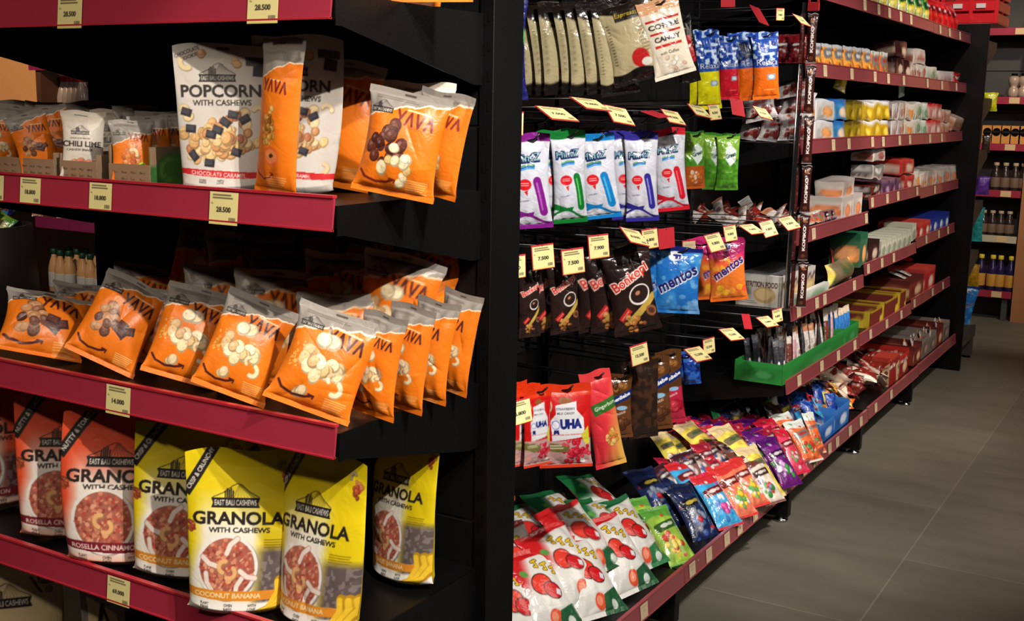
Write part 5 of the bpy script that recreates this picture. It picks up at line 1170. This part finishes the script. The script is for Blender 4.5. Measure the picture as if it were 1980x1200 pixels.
for i in range(9):
    lay('dark_snack_bag', ('seaweed_green', 'brown_clear', 'kids_navy')[i % 3], 1398 + i * 15 + qq.uniform(-4, 4), 806 + qq.uniform(-6, 10), .16, .7, qq.uniform(10, 40), .13, qq.uniform(74, 96), qq.uniform(-20, 20), nx=20, b=2, seals=False,
        label='dark snack bag in deep shadow behind the sweets', group='dark bags along the back panel', cat='snack bag')

def open_box(name, x1, y0, w, d, h, z, wall_art, label, b=None, t=.003, back=.02, cat='display box', group=None):
    """Open-topped display carton: w along the aisle (y), d deep, front at x1."""
    o = empty(name, (x1, y0 + w / 2, z)); tag(o, label, cat, group)
    ink_box('front_panel', wall_art, (-t / 2, 0, 0), w, t, h, yaw=90, parent=o, nx=30)
    ink_box('rear_panel', wall_art, (-d, 0, 0), w, t, h + back, yaw=90, parent=o, nx=10)
    for s in (-1, 1): ink_box('side_panel', wall_art, (-d / 2, s * (w / 2 - t / 2), 0), d - t, t, h + back / 2, parent=o, nx=30)
    ink_box('base_panel', 'carton_grey', (-d / 2, 0, .001), d - .006, w - .006, t, parent=o, nx=8)
    return o
bay = 2
z = ZB[2]; y0 = solve(1583, X=-1.2, Z=z)[1]; y1 = solve(1640, X=-1.2, Z=z)[1]
open_box('open_display_box', -1.2, y0, (y1 - y0) / 2 - .005, .28, .075, z, 'box_skyblue', 'open sky blue box heaped with milk candy, nearer of two')
open_box('open_display_box', -1.2, y0 + (y1 - y0) / 2, (y1 - y0) / 2, .28, .09, z, 'box_skyblue', 'open sky blue box of milk candy next to the orange sweets')
for i in range(22):
    X = -1.2 - .03 - .23 * qq.random(); Y = y0 + .02 + (y1 - y0 - .06) * (i + .5) / 22
    bag('milk_candy_pack', 'blue_sachet' if i % 3 else 'kids_blue', (X, Y, 0), .09, .7, yaw=90 + qq.uniform(-50, 50), lean=qq.uniform(20, 80), roll=qq.uniform(-40, 40), t=.4, nx=16, mat='foil', rest=z + .04 + .035 * qq.random(), seed=i % 5, seals=False, label='small blue milk candy pack heaped in the blue boxes', group='milk candy packs in the blue boxes', cat='candy pack')
def heap(name, arts, n, u0, u1, zb, x0, x1, dz, h, asp, label, group, cat='wrapped sweet', nx=14):
    for i in range(n):
        X = x0 + (x1 - x0) * qq.random(); y = solve(u0 + (u1 - u0) * qq.random(), X=-1.2, Z=zb)[1]
        bag(name, arts[i % len(arts)], (X, y, 0), h * qq.uniform(.85, 1.15), asp, yaw=qq.uniform(0, 180), lean=qq.uniform(50, 100), roll=qq.uniform(-70, 70), t=.45, nx=nx, mat='foil', rest=zb + dz * qq.random() * (1 - .5 * (X - x0) / (x1 - x0)), seed=i % 6, seals=False, label=label, group=group, cat=cat)
heap('orange_wrapped_sweet', ('orange_pouch', 'relaxa_orange', 'yupi_yellow'), 30, 1640, 1662, ZB[3], -1.5, -1.21, .09, .1, .6, 'small orange wrapped sweet heaped past the blue boxes', 'orange wrapped sweets')
heap('chocolate_wafer_pack', ('wafer_wrap', 'wafer_wrap', 'choc_wrap', 'wafer_wrap'), 90, 1655, 1728, ZB[3], -1.5, -1.2, .15, .115, .55, 'small brown and white wafer pack in the sloping heap', 'brown and white wafer packs', 'wafer pack')
bag('orange_snack_pouch', 'relaxa_orange', (*solve(1612, X=-1.4, Z=ZB[3])[:2], 0), .13, .35, a=20, rest=ZB[3], nx=30, mat='foil', label='upright orange pouch at the left end of the wrapped sweets', cat='pouch')
z = ZB[3]; y0 = solve(1736, X=-1.2, Z=z)[1]
yn = P(1720, 715, X=-1.2)[1]; xl = P(1683, 700, Y=yn)[0]
ink_box('nut_bar_box', 'nuts_front', ((xl - 1.2) / 2, yn + .1, z), -1.2 - xl, .2, .13, yaw=0, label='maroon nut bar box with cream lettering, beside the wafer heap', cat='carton', nx=60)
open_box('nut_bar_tray', -1.2, yn + .21, .2, .22, .11, z, 'nuts_box', 'open red-brown box between the nut bar box and the grey boxes')
z = ZB[4]
for i, (a_, lb) in enumerate((('box_brown', 'brown open box right behind the maroon nut box'), ('box_grey', 'grey open box second beyond the nut box'), ('box_grey', 'grey open box in the middle of the far base shelf'), ('box_brown', 'brownish open box before the last one'), ('box_grey', 'silver grey open box last on the base shelf'))):
    open_box('open_display_box', -1.2, 6.07 + i * .19, .18, .36, .09 + .012 * (i % 2), z, a_, lb)
    for k in range(5):
        bag('snack_stick', ('stick_silver', 'stick_pink', 'orange_gum')[(i + k) % 3], (-1.225 - .03 * (k % 2), 6.09 + i * .19 + k * .034, 0), .11, .3, yaw=90, lean=qq.uniform(0, 20), roll=qq.uniform(-12, 12), rest=z + .006, nx=12, seed=k, mat='foil', seals=False, label='small snack stick standing in a far base shelf box', group='snack sticks in the far base boxes', cat='snack stick')
# ------------------------------------------------------------------ packs and cartons on the upper gondola shelves
XF = GU - .012
def zu(lv, y):
    b = 2 if y < J[3] else 3 if y < J[4] else 4
    return ZU[lv, b]
def row(lv, art_, u0, u1, hpx, lb, name='biscuit_pack', cat='snack pack', dep=.16, layer=0, x=XF, kind='box', rnd=.008, gap=.006, jit=.04, group=None, mat='foil', nx=22, yaw=90, lean=0, n=1, hm=None, zoff=0.):
    """n equal packs whose fronts fill the picture columns u0..u1 along the shelf edge."""
    ya, yb = solve(u0, X=x, Z=LV[lv][1])[1], solve(u1, X=x, Z=LV[lv][1])[1]
    for i in range(n):
        y0, y1 = ya + (yb - ya) * i / n, ya + (yb - ya) * (i + 1) / n; w = y1 - y0 - gap; yc = (y0 + y1) / 2
        for jn in J[3:5]:
            if y0 < jn < y1: pass
        z = zu(lv, yc); h = hm or hpx * depth((x, yc, z)) / FPX
        l_ = lb if n == 1 else f'{lb}, {ordinal(i + 1)} along its row'
        if layer: l_ += ', upper layer'
        _n[0] += 1
        if kind == 'box':
            ink_box(name, art_, (x - dep / 2, yc, z + layer * h + zoff), w, dep, h - .002, yaw=yaw, mat=mat, round_=rnd, nx=nx, jit=jit, seed=_n[0] % 5, label=l_, cat=cat, group=group, lean=lean)
        else:
            bag(name, art_, (x - .03, yc, z), h, w / h, yaw=yaw, lean=lean, t=.4 if w < .14 else .3, nx=nx, mat=mat, rest=z + layer * h, seed=_n[0] % 7, label=l_, cat=cat, group=group, kind=kind, seals=False)
# A: green and red packs on the topmost shelf
row('A', 'green_pack', 1695, 1812, 62, 'green snack pack on the topmost shelf', kind='pillow', n=7, nx=26, lean=14, cat='snack bag', name='snack_bag')
row('A', 'red_pack', 1800, 1862, 60, 'shiny red snack pack on the topmost shelf', kind='pillow', n=6, nx=24, lean=14, cat='snack bag', name='snack_bag')
row('A', 'red_pack', 1770, 1850, 70, 'shiny red snack pack in the second row of the topmost shelf', kind='pillow', n=4, nx=20, lean=14, x=XF - .12, cat='snack bag', name='snack_bag')
# B
row('B', 'orange_pouch', 1578, 1694, 48, 'orange and silver pouch on the second shelf', kind='pouch', n=6, nx=30, cat='pouch', name='snack_pouch')
row('B', 'orange_gum', 1694, 1727, 46, 'plain orange pouch on the second shelf', kind='pouch', n=2, nx=24, cat='pouch', name='snack_pouch')
row('B', 'bar_dark', 1731, 1760, 36, 'dark chocolate bar pack', n=2, dep=.12, nx=18)
row('B', 'bar_dark', 1733, 1756, 34, 'dark chocolate bar pack lying on top', n=1, dep=.12, layer=1, lean=8)
row('B', 'bar_white', 1760, 1790, 32, 'white wafer bar pack', n=3, dep=.12, nx=18)
row('B', 'bar_white', 1762, 1786, 30, 'white wafer bar pack', n=1, dep=.12, layer=1, nx=18)
row('B', 'roll_green', 1791, 1812, 30, 'pale green and white pack between the bars and the rolls', n=1, dep=.14)
row('B', 'roll_white', 1814, 1844, 26, 'white roll pack lying near the shelf end', n=1, dep=.12)
row('B', 'red_pack', 1845, 1854, 24, 'small red pack last on the second shelf', n=1, dep=.08)
# C: two layers of biscuit rolls
for lay_, hp in ((0, 40), (1, 40)):
    row('C', 'roll_white_blue', 1574, 1610, hp, 'white biscuit pack with an orange wafer', layer=lay_, n=1, nx=30)
    row('C', 'roll_blue', 1611, 1634, hp, 'blue biscuit pack beside the white ones', layer=lay_, n=1, nx=24)
    row('C', 'roll_olive', 1637, 1666, hp - 2, 'olive yellow biscuit roll in shadow', layer=lay_, n=2)
    row('C', 'roll_yellow', 1668, 1718, hp - 4, 'yellow biscuit roll', layer=lay_, n=3)
    row('C', 'roll_white', 1722, 1746, hp - 6, 'white and violet wafer roll', layer=lay_, n=2)
    row('C', 'roll_orange', 1747, 1766, hp - 7, 'white and orange biscuit roll', layer=lay_, n=1)
    row('C', 'roll_green', 1767, 1792, hp - 8, 'pale green biscuit roll', layer=lay_, n=2)
    row('C', 'roll_red', 1794, 1820, hp - 9, 'red and white biscuit roll', layer=lay_, n=2)
    row('C', 'roll_brown', 1822, 1834, hp - 16, 'small brown biscuit roll', layer=lay_, n=1)
row('C', 'roll_brown', 1840, 1856, 26, 'brown biscuit roll tipping over the end of the third shelf', dep=.1, lean=-20, zoff=.03)
bag('yellow_wrapped_cake', 'roll_yellow', (XF - .12, solve(1672, X=XF, Z=1.39)[1], 1.7), .1, .9, yaw=70, roll=15, rest=1.375 + .19, nx=24, mat='foil', label='crumpled yellow pack lying askew on the yellow rolls', cat='snack pack')
bag('clear_wrapped_pack', 'roll_green', (XF - .1, solve(1778, X=XF, Z=1.39)[1], 1.7), .08, .9, yaw=80, roll=-10, rest=1.375 + .185, nx=20, mat='foil', label='pale wrapper standing up on the green biscuit rolls', cat='snack pack')
# D
row('D', 'box_white', 1627, 1668, 46, 'white and orange wafer carton at the end of the near shelf', n=2, dep=.16, rnd=.001, jit=0, mat='card', cat='carton', name='wafer_carton', nx=30)
row('D', 'box_white', 1628, 1655, 40, 'crumpled white sachet box on the wafer carton', layer=1, n=1, dep=.12, jit=.08)
row('D', 'orange_gum', 1578, 1600, 24, 'orange wafer sachet slanting on the near shelf', n=2, dep=.1, lean=20)
row('D', 'clear_candy', 1601, 1622, 22, 'white and red sachet beside the orange ones', n=2, dep=.1, lean=15)
for lay_ in (0, 1, 2): row('D', ('choc_wrap', 'silver_pack', 'bar_white')[lay_], 1684, 1706, 27, f'white and brown wafer pack, {["lowest", "middle", "top"][lay_]} of a stack of three', n=1, dep=.1, zoff=0., jit=.05) if lay_ == 0 else row('D', ('choc_wrap', 'silver_pack', 'bar_white')[lay_], 1684, 1706, 27, f'white and brown wafer pack, {["lowest", "middle", "top"][lay_]} of a stack of three', n=1, dep=.1, zoff=lay_ * .078, jit=.05)
row('D', 'box_purple', 1708, 1745, 30, 'dull purple wrapped box', n=3, jit=.06)
row('D', 'box_red', 1748, 1765, 29, 'red and tan wrapped box', n=1); row('D', 'box_red', 1738, 1765, 30, 'red and tan wrapped box set on the purple ones', n=1, layer=1)
row('D', 'roll_orange', 1767, 1790, 34, 'green and red striped wafer box', n=2); row('D', 'box_white', 1792, 1808, 36, 'white box before the far end of the fourth shelf', n=1)
row('D', 'box_white', 1809, 1849, 32, 'white and red wrapped box at the far end', n=3)
# E
row('E', 'roll_green', 1546, 1604, 22, 'green and white cereal bar carton front', n=1, dep=.02, rnd=0, jit=0, mat='card', name='carton_flap', cat='carton')
y0 = J[2] + .03; p0 = P(1420, 590, Y=y0); x1 = XF - .03
ink_box('cereal_bar_box', 'fitbar_side', ((p0[0] + x1) / 2, y0 + .21, ZU['E', 2]), x1 - p0[0], .4, .115, yaw=0, label='wide white cereal bar box with green corner on the near shelf', cat='carton', nx=70)
ink_box('box_lid', 'carton_grey', ((p0[0] + x1) / 2, y0 + .215, ZU['E', 2] + .117), x1 - p0[0] - .02, .36, .002, yaw=0, label='grey open lid lying over the cereal bar box', cat='lid', nx=8)
row('E', 'yupi_yellow', 1615, 1662, 44, 'yellow and red snack bag flopped on the shelf edge', kind='pillow', n=1, nx=44, lean=10, cat='snack bag', name='snack_bag')
row('E', 'red_pack', 1622, 1650, 34, 'red snack bag behind the yellow one', kind='pillow', n=1, nx=24, lean=10, x=XF - .08, cat='snack bag', name='snack_bag')
row('E', 'box_green', 1660, 1675, 66, 'green and orange carton standing upright', n=1, rnd=.001, jit=0, mat='card', dep=.13, cat='carton', name='carton', nx=30)
row('E', 'bar_dark', 1677, 1699, 42, 'black, white and red carton beside the green one', n=1, rnd=.001, jit=0, mat='card', dep=.08, cat='carton', name='carton')
row('E', 'box_ivory', 1702, 1770, 34, 'ivory and green biscuit carton', n=7, rnd=.001, jit=0, mat='card', dep=.14, cat='carton', name='carton')
row('E', 'box_red', 1772, 1797, 30, 'red carton after the ivory ones', n=2, rnd=.001, jit=0, mat='card', dep=.2, cat='carton', name='carton')
row('E', 'box_blue', 1800, 1834, 30, 'royal blue carton at the far end', n=3, rnd=.002, jit=0, mat='card', dep=.14, cat='carton', name='carton')
# F: a green tray of sticks, then cartons
zF = ZU['F', 2]
ya, yb = J[2] + .0, J[3] - .03
g = open_box('green_stick_tray', GU + .0, ya - .03, .8, .18, .075, zF + .002, 'green_card', 'long bright green open tray of snack sticks', back=0)
open_box('green_stick_tray', GU + .0, ya + .775, .23, .18, .08, zF + .002, 'green_card', 'small green tray holding the blue milk sticks', back=0)
for i in range(46):
    X = GU - .03 - .042 * (i % 4); Y = ya + .02 + .72 * i / 46
    bag('snack_stick', ('stick_dark', 'stick_silver', 'stick_brown', 'stick_pink', 'stick_silver')[(i // 4 + (i > 24) * 2) % 5 if i > 6 else 0], (X, Y, 0), .15 * qq.uniform(.9, 1.1), .2, yaw=qq.uniform(50, 110), lean=qq.uniform(0, 14), roll=qq.uniform(-12, 12), t=.5, rest=zF + .008, nx=14, mat='foil', seed=i % 5, seals=False, label='slim silver or brown snack stick standing in the long green tray', group='snack sticks in the green tray', cat='snack stick')
for i in range(10):
    bag('milk_stick', 'stick_blue', (GU - .03 - .05 * (i % 2), ya + .79 + .02 * i, 0), .15, .26, yaw=qq.uniform(60, 100), lean=6, roll=qq.uniform(-6, 6), t=.5, rest=zF + .008, nx=18, mat='foil', seed=i % 5, seals=False, label='blue and white milk stick standing in the small green tray', group='blue milk sticks', cat='snack stick')
def obox(u0, u1, art_, h, dep, lb, lv='F'):
    y0, y1 = solve(u0, X=XF, Z=.54)[1], solve(u1, X=XF, Z=.54)[1]; open_box('open_display_box', XF, y0, y1 - y0 - .01, dep, h, zu(lv, (y0 + y1) / 2), art_, lb, back=0)
    return y0, y1
obox(1682, 1708, 'box_yellow', .075, .34, 'dark box with yellow edges, first after the green trays'); obox(1710, 1738, 'box_yellow', .085, .3, 'brown box with yellow edges behind the first one'); obox(1740, 1752, 'box_yellow', .09, .28, 'narrow yellow-edged box before the brown carton')
row('F', 'box_brown', 1756, 1784, 40, 'brown chocolate carton with sweets on its lid', n=1, rnd=.001, jit=0, mat='card', dep=.2, cat='carton', name='carton', nx=30)
row('F', 'box_red', 1786, 1806, 44, 'crimson carton beside the brown chocolate one', n=1, rnd=.001, jit=0, mat='card', dep=.2, cat='carton', name='carton')
bag('red_foil_bag', 'red_pack', (XF - .1, solve(1796, X=XF, Z=.56)[1], 0), .12, 1.1, yaw=90, lean=70, rest=ZU['F', 4] + .15, nx=24, mat='foil', label='shiny red foil bag lying over the crimson carton', cat='snack bag')
for i in range(4): bag('wrapped_cookie', 'silver_pack', (XF - .04 - .04 * (i % 2), solve(1764 + 5 * i, X=XF, Z=.56)[1], 0), .06, .9, yaw=90, lean=70, rest=ZU['F', 3] + .125, nx=14, mat='foil', seed=i, seals=False, label='small white wrapped cookie lying on the brown carton', group='wrapped cookies on the brown carton', cat='cookie')

# near ends of the shelves, seen from the side beside the hooks
def side(lv, art_, u, v, h, asp, lb, roll=0, lean=8, y=None, nx=34, n='side_bag', mat='foil', a=0):
    y = J[2] + .06 if y is None else y; p = P(u, v, Y=y); _n[0] += 1
    bag('snack_bag', art_, p, h, asp, yaw=10 + a, lean=lean, roll=roll, t=.3, nx=nx, mat=mat, seed=_n[0] % 8, label=lb, cat='snack bag', seals=False)
side('B', 'dark_red_pack', 1512, 122, .1, .85, 'dark red pack on the second shelf beside the blue and orange bags', lean=2); side('B', 'dark_red_pack', 1541, 122, .1, .8, 'dark red pack next to the hanging candy sticks', lean=2)
for k, (u, v, ro, lb) in enumerate(((1535, 186, -12, 'white and maroon pack at the top of the pile by the candy sticks'), (1538, 226, 6, 'white and maroon pack second down by the candy sticks'), (1500, 232, -10, 'white and maroon pack in the middle of the pile'), (1536, 270, -5, 'white and maroon pack at the bottom by the candy sticks'), (1494, 274, 5, 'white and maroon pack lowest of the middle ones'), (1455, 272, 8, 'white and maroon pack nearest the lime pouches'), (1474, 232, -14, 'maroon pack left of the middle ones'))):
    side('C', 'gery_pack', u, v, .095, 1.25, lb, roll=ro, lean=10, y=J[2] + .05 + .03 * (k % 3))
zz = ZU['D', 2]
for i in range(24):
    u = 1352 + 8 * i; y = J[2] + .02 + .1 * qq.random(); p = solve(min(u, 1545), Y=y, Z=zz)
    if p[0] > XF: continue
    bag('wafer_sachet', ('stick_silver', 'wafer_wrap', 'choc_wrap', 'stick_silver', 'silver_pack')[i % 5], (p[0], y, 0), .17, .28, yaw=qq.uniform(-10, 60), lean=qq.uniform(60, 80), roll=qq.uniform(-50, -10), t=.4, rest=zz + .03 * qq.random(), nx=14, mat='foil', seed=i % 5, seals=False, label='slim brown or silver wafer sachet lying loose on the near shelf end', group='loose wafer sachets behind the tickets', cat='wafer sachet')

# ------------------------------------------------------------------ beyond the gondola: second end display and the wall unit
fe = empty('far_end_display', (0, 0, 0)); tag(fe, 'grey end display with splayed brackets behind the tall black panel', 'shelving')
m = MB(); m.box(-2.1, -1.15, 7.1, 7.56, .13, .19, 0, .004); m.build('base_shelf', M['grey_metal'], fe)
m = MB(); m.prism([(7.1, .13), (7.56, .13), (7.56, .2), (7.1, .27)], 0, -1.15, -1.14); m.build('side_skirt', M['grey_metal'], fe)
m = MB(); m.box(-1.2, -1.145, 7.49, 7.54, .012, .13, 0, .003); lg = m.build('leg', M['grey_metal'], fe)
m = MB(); m.lathe([(.024, 0), (.024, .012)], 12, (-1.172, 7.515, 0)); m.build('foot_glide', M['black'], lg)
m = MB(); m.box(-2.1, -1.14, 7.09, 7.1, .2, 1.99); m.build('back_panel', M['grey_metal'], fe)
for z in (1.9, 1.58, 1.28, .98, .68):
    m = MB(); m.prism([(7.1, z), (7.45, z), (7.45, z - .05), (7.1, z - .16)], 0, -1.15, -1.145); m.box(-2.0, -1.15, 7.1, 7.45, z - .012, z); m.build('bracket', M['grey_metal'], fe)
def pouch_side(u, v, hpx, wpx, col, lb, art_=None):
    p = P(u, v, Y=7.46); h = hpx * depth(p) / FPX
    nm = 'hang_' + col
    if nm not in ART:
        c = {'yellow': (226, 220, 20), 'brown': (60, 40, 34), 'purple': (126, 70, 190), 'teal': (50, 190, 190), 'gold': (206, 150, 20), 'blue': (20, 120, 206)}[col]
        def fn(k, A, c=c): k.im[:] = c; k.im *= (.8 + .35 * k.noise(6, 4)[..., None]); k.rect(.5, A * .45, .4, .16, tuple(min(255, x + 60) for x in c), a=.6); return c
        ART[nm] = (fn, ())
    bag('hanging_pouch', nm, (p[0], 7.46, p[2]), h, wpx / hpx, a=0, t=.25, nx=24, hang=True, label=lb, cat='pouch', mat='foil')
    m = MB(); m.tube([(0, 0, .0), (0, .01, .02), (0, .02, .02)], .002, 6)
for u, v, hp, wp, c_, lb in ((1917, 180, 36, 26, 'yellow', 'bright yellow pouch hanging at the far display corner'), (1908, 262, 34, 16, 'brown', 'dark brown packet hanging below the yellow pouch'), (1902, 342, 36, 26, 'purple', 'purple pouch hanging at the far display corner'), (1893, 402, 68, 22, 'teal', 'tall teal pouch hanging below the purple one'), (1884, 512, 44, 22, 'gold', 'gold foil pouch hanging above the blue bags')):
    pouch_side(u, v, hp, wp, c_, lb)
bag('blue_pouch', 'hang_blue' if 'hang_blue' in ART else 'mentos_blue', (-1.2, 7.38, 0), .26, .4, a=10, roll=10, rest=.2, nx=30, mat='foil', label='blue bag standing on the low grey base behind the panel', cat='pouch')
bag('blue_pouch', 'mentos_blue', (-1.3, 7.4, 0), .2, .5, a=10, roll=-6, rest=.2, nx=30, mat='foil', label='second blue bag, mostly behind the tall black panel', cat='pouch')
redp = solid('red_crate_plastic', (214, 22, 32), .35, coat=.2); beige2 = solid('coffee_print_label', (120, 96, 78), .5, noise=.2, scale=60); wht = solid('white_sticker', (220, 210, 206), .5)
for k, (x0, x1, lb) in enumerate(((-1.85, -1.42, 'red plastic crate on top of the gondola, behind the red snack packs'), (-1.41, -1.1, 'red plastic crate on top of the gondola, nearest the aisle'))):
    o = empty('plastic_crate', (0, 0, 0)); tag(o, lb, 'crate')
    m = MB()
    for zz_ in (1.992, 2.06, 2.13, 2.2): m.box(x0, x1, 7.1, 7.106, zz_, zz_ + .055, 0, .002); m.box(x0, x1, 7.5, 7.506, zz_, zz_ + .055, 0, .002); m.box(x1 - .006, x1, 7.106, 7.5, zz_, zz_ + .055, 0, .002)
    for xx in (x0, (x0 + x1) / 2, x1 - .02): m.box(xx, xx + .02, 7.097, 7.104, 1.992, 2.27)
    m.box(x0, x1, 7.1, 7.5, 1.99, 1.996); m.build('crate_body', redp, o)
    m = MB(); m.box(x0 - .01, x1 + .01, 7.09, 7.11, 2.255, 2.275); m.build('crate_rim', redp, o)
    for j in range(2):
        m = MB(); xx = x0 + (x1 - x0) * (.3 + .4 * j); m.box(xx - .025, xx + .025, 7.088, 7.096, 2.075, 2.1); m.build('white_sticker', wht, o)

YW = 9.0
wu = empty('wall_shelf_unit', (0, 0, 0)); tag(wu, 'drinks shelving with red rails against the far back wall', 'shelving')
m = MB()
for zz_ in np.arange(.3, 2.9, .3): m.box(-2.2, -1.13, YW + .3, YW + .32, zz_, zz_ + .296, 0, .002)
m.build('slatted_back', M['grey_metal'], wu)
for zt, c_ in ((2.089, 'rail'), (1.61, 'rail'), (1.281, 'rail'), (.949, 'rail'), (.621, 'card'), (.217, 'rail')):
    m = MB(); m.box(-2.0, -1.135, YW + .005, YW + .3, zt - .02, zt - .005); s_ = m.build('shelf_board', M['grey_metal'], wu)
    m = MB(); m.box(-2.0, -1.135, YW - .004, YW + .004, zt - .05, zt); m.build('price_rail', M['rail'] if c_ == 'rail' else solid('beige_rail', (196, 184, 156), .5), s_)
    m = MB(); m.box(-1.27, -1.2, YW - .008, YW - .004, zt - .046, zt - .004); m.build('price_ticket', solid('beige_ticket', (226, 190, 140), .6), s_)
m = MB(); m.box(-1.2, -1.16, YW + .02, YW + .08, 0, .17, 0, .003); m.build('leg', M['grey_metal'], wu)
m = MB(); m.box(-2.0, -1.14, YW + .28, YW + .3, 0, .17); m.build('kick_panel', M['grey_metal'], wu)
def brow(kind, z, us, h, r, body, cap, lab, lb, grp, y=YW + .06, prof=None):
    first = None
    for u in us:
        p = solve(u, Y=y, Z=z - .005)
        if first is None: first = bottle(kind, p, h, r, body, cap, lab, lb, grp, prof=prof)
        else: copy_tree(first, p)
beige, dark, purple, goldl, yel, orange_ = solid('beige_drink', (176, 150, 130), .3, coat=.3), solid('dark_coffee', (50, 36, 32), .2, coat=.5), solid('purple_drink', (40, 32, 76), .2, coat=.5), solid('gold_print_label', (206, 150, 60), .5, noise=.3, scale=60), solid('yellow_cap', (226, 200, 50), .4), solid('tan_cap', (186, 160, 126), .5)
brow('round_bottle', 1.61, (1958, 1977), .17, .04, beige, M['void'], None, 'round beige drink bottle on the upper far red-railed shelf', 'beige drink bottles', prof=[(.75, 0), (.95, .12), (.95, .25), (.75, .4), (.5, .46), (.8, .55), (1, .7), (.85, .84), (.5, .9)])
brow('coffee_bottle', .949, (1923, 1941, 1960, 1976), .2, .036, dark, orange_, beige2, 'dark coffee drink bottle with tan cap on the far wall shelf', 'coffee bottles on the third wall shelf')
brow('coffee_bottle', .621, (1899, 1916, 1932, 1949), .18, .036, dark, orange_, beige2, 'dark coffee drink bottle on the beige-railed wall shelf', 'coffee bottles on the beige-railed shelf')
brow('cola_bottle', .217, (1893, 1915, 1930, 1950), .26, .036, purple, yel, goldl, 'purple drink bottle with yellow cap on the lowest wall shelf', 'purple bottles on the lowest wall shelf')
ob = solid('orange_card_box', (222, 150, 70), .6, noise=.1)
for i, u in enumerate((1907, 1925, 1943, 1961, 1978)):
    p = solve(u, Y=YW + .02, Z=1.277); o = empty('drink_carton', tuple(p)); tag(o, 'orange carton with a round window on the middle wall shelf', 'carton', 'orange cartons on the wall shelf')
    m = MB(); m.box(-.036, .036, 0, .08, 0, .13, 0, .002); m.build('box_body', ob, o)
    m = MB(); m.lathe([(.028, 0), (.028, .004)], 20); m.v = [(x, -z, y + .085) for x, y, z in m.v]; m.build('round_window', M['void'], o)
    m = MB(); m.box(-.026, .026, -.006, -.004, .079, .091); m.build('can_top', M['chrome'], o)
# ------------------------------------------------------------------ camera and light
cam = bpy.data.cameras.new('camera'); co = bpy.data.objects.new('camera', cam); COL.objects.link(co)
cam.sensor_width = 36.; cam.lens = FPX / 1980. * 36.; cam.clip_start = .05
mw = np.eye(4); mw[:3, :3] = ROT; mw[:3, 3] = EYE; co.matrix_world = Matrix(mw.tolist())
bpy.context.scene.camera = co

def spot(loc, to, power, size=60, blend=.5, rad=.05, col=(1, .86, .7)):
    l = bpy.data.lights.new('spot', 'SPOT'); l.energy = power; l.spot_size = math.radians(size); l.spot_blend = blend; l.shadow_soft_size = rad; l.color = col
    o = bpy.data.objects.new('track_and_fill_spot', l); COL.objects.link(o); o.location = loc
    o.rotation_euler = (Vector(to) - Vector(loc)).to_track_quat('-Z', 'Y').to_euler(); return o
def area(loc, to, power, sx, sy, col=(1, .9, .78)):
    l = bpy.data.lights.new('area', 'AREA'); l.shape = 'RECTANGLE'; l.size = sx; l.size_y = sy; l.energy = power; l.color = col
    o = bpy.data.objects.new('ceiling_light', l); COL.objects.link(o); o.location = loc
    o.rotation_euler = (Vector(to) - Vector(loc)).to_track_quat('-Z', 'Y').to_euler(); return o
spot((1.0, .45, 2.9), (-1.3, 1.5, 1.1), 190, 22, .3, .025, (1, .9, .76))
spot((-1.5, -.9, 2.9), (-1.75, 1.5, .95), 50, 50, .8, .08, (1, .84, .66))
spot((.35, .9, 2.95), (-1.3, 2.7, 1.3), 170, 44, .5, .04, (1, .95, .88))
spot((.5, .8, 2.95), (-1.2, 2.3, .5), 110, 46, .5, .04, (1, .92, .84))
spot((.5, 3.5, 2.95), (-1.3, 4.4, .7), 150, 56, .6, .04, (1, .9, .8))
spot((.5, 5.4, 2.95), (-1.3, 5.9, 1.1), 120, 60, .6, .04, (1, .88, .76))
spot((-.4, 7.3, 2.95), (-1.3, 9.2, .8), 90, 70, .6, .06)
spot((-3.4, 1.4, 2.9), (-4.7, 3.3, 1.75), 110, 32, .6, .06, (1, .72, .45))
spot((-.6, 5.6, 2.9), (-1.4, 7.3, 2.1), 60, 50, .6, .06, (1, .92, .86))  # extra lamp put in to lift the red of the crates
spot((.9, 1.8, 2.95), (-1.4, 4.15, .95), 90, 20, .6, .06, (1, .94, .86))  # added spot that brightens the cereal bar box, no known fixture
spot((-3.3, 1.6, 2.8), (-4.0, 3.2, .8), 60, 22, .7, .06, (1, .86, .7))  # fill light added so the juice bottles are not too dark
area((.2, .2, 3.2), (-.6, 1.4, .5), 22, 2.5, 1.5)
area((.8, 4.2, 3.2), (-.4, 4.4, 0), 55, 1.6, 6)
w = bpy.data.worlds.new('world'); bpy.context.scene.world = w; w.use_nodes = True
w.node_tree.nodes['Background'].inputs[0].default_value = (1, .92, .84, 1); w.node_tree.nodes['Background'].inputs[1].default_value = .3
vs = bpy.context.scene.view_settings; vs.view_transform = 'Standard'; vs.look = 'None'; vs.exposure = .7
bpy.context.scene.cycles.use_denoising = True
bpy.context.scene.cycles.max_bounces = 6
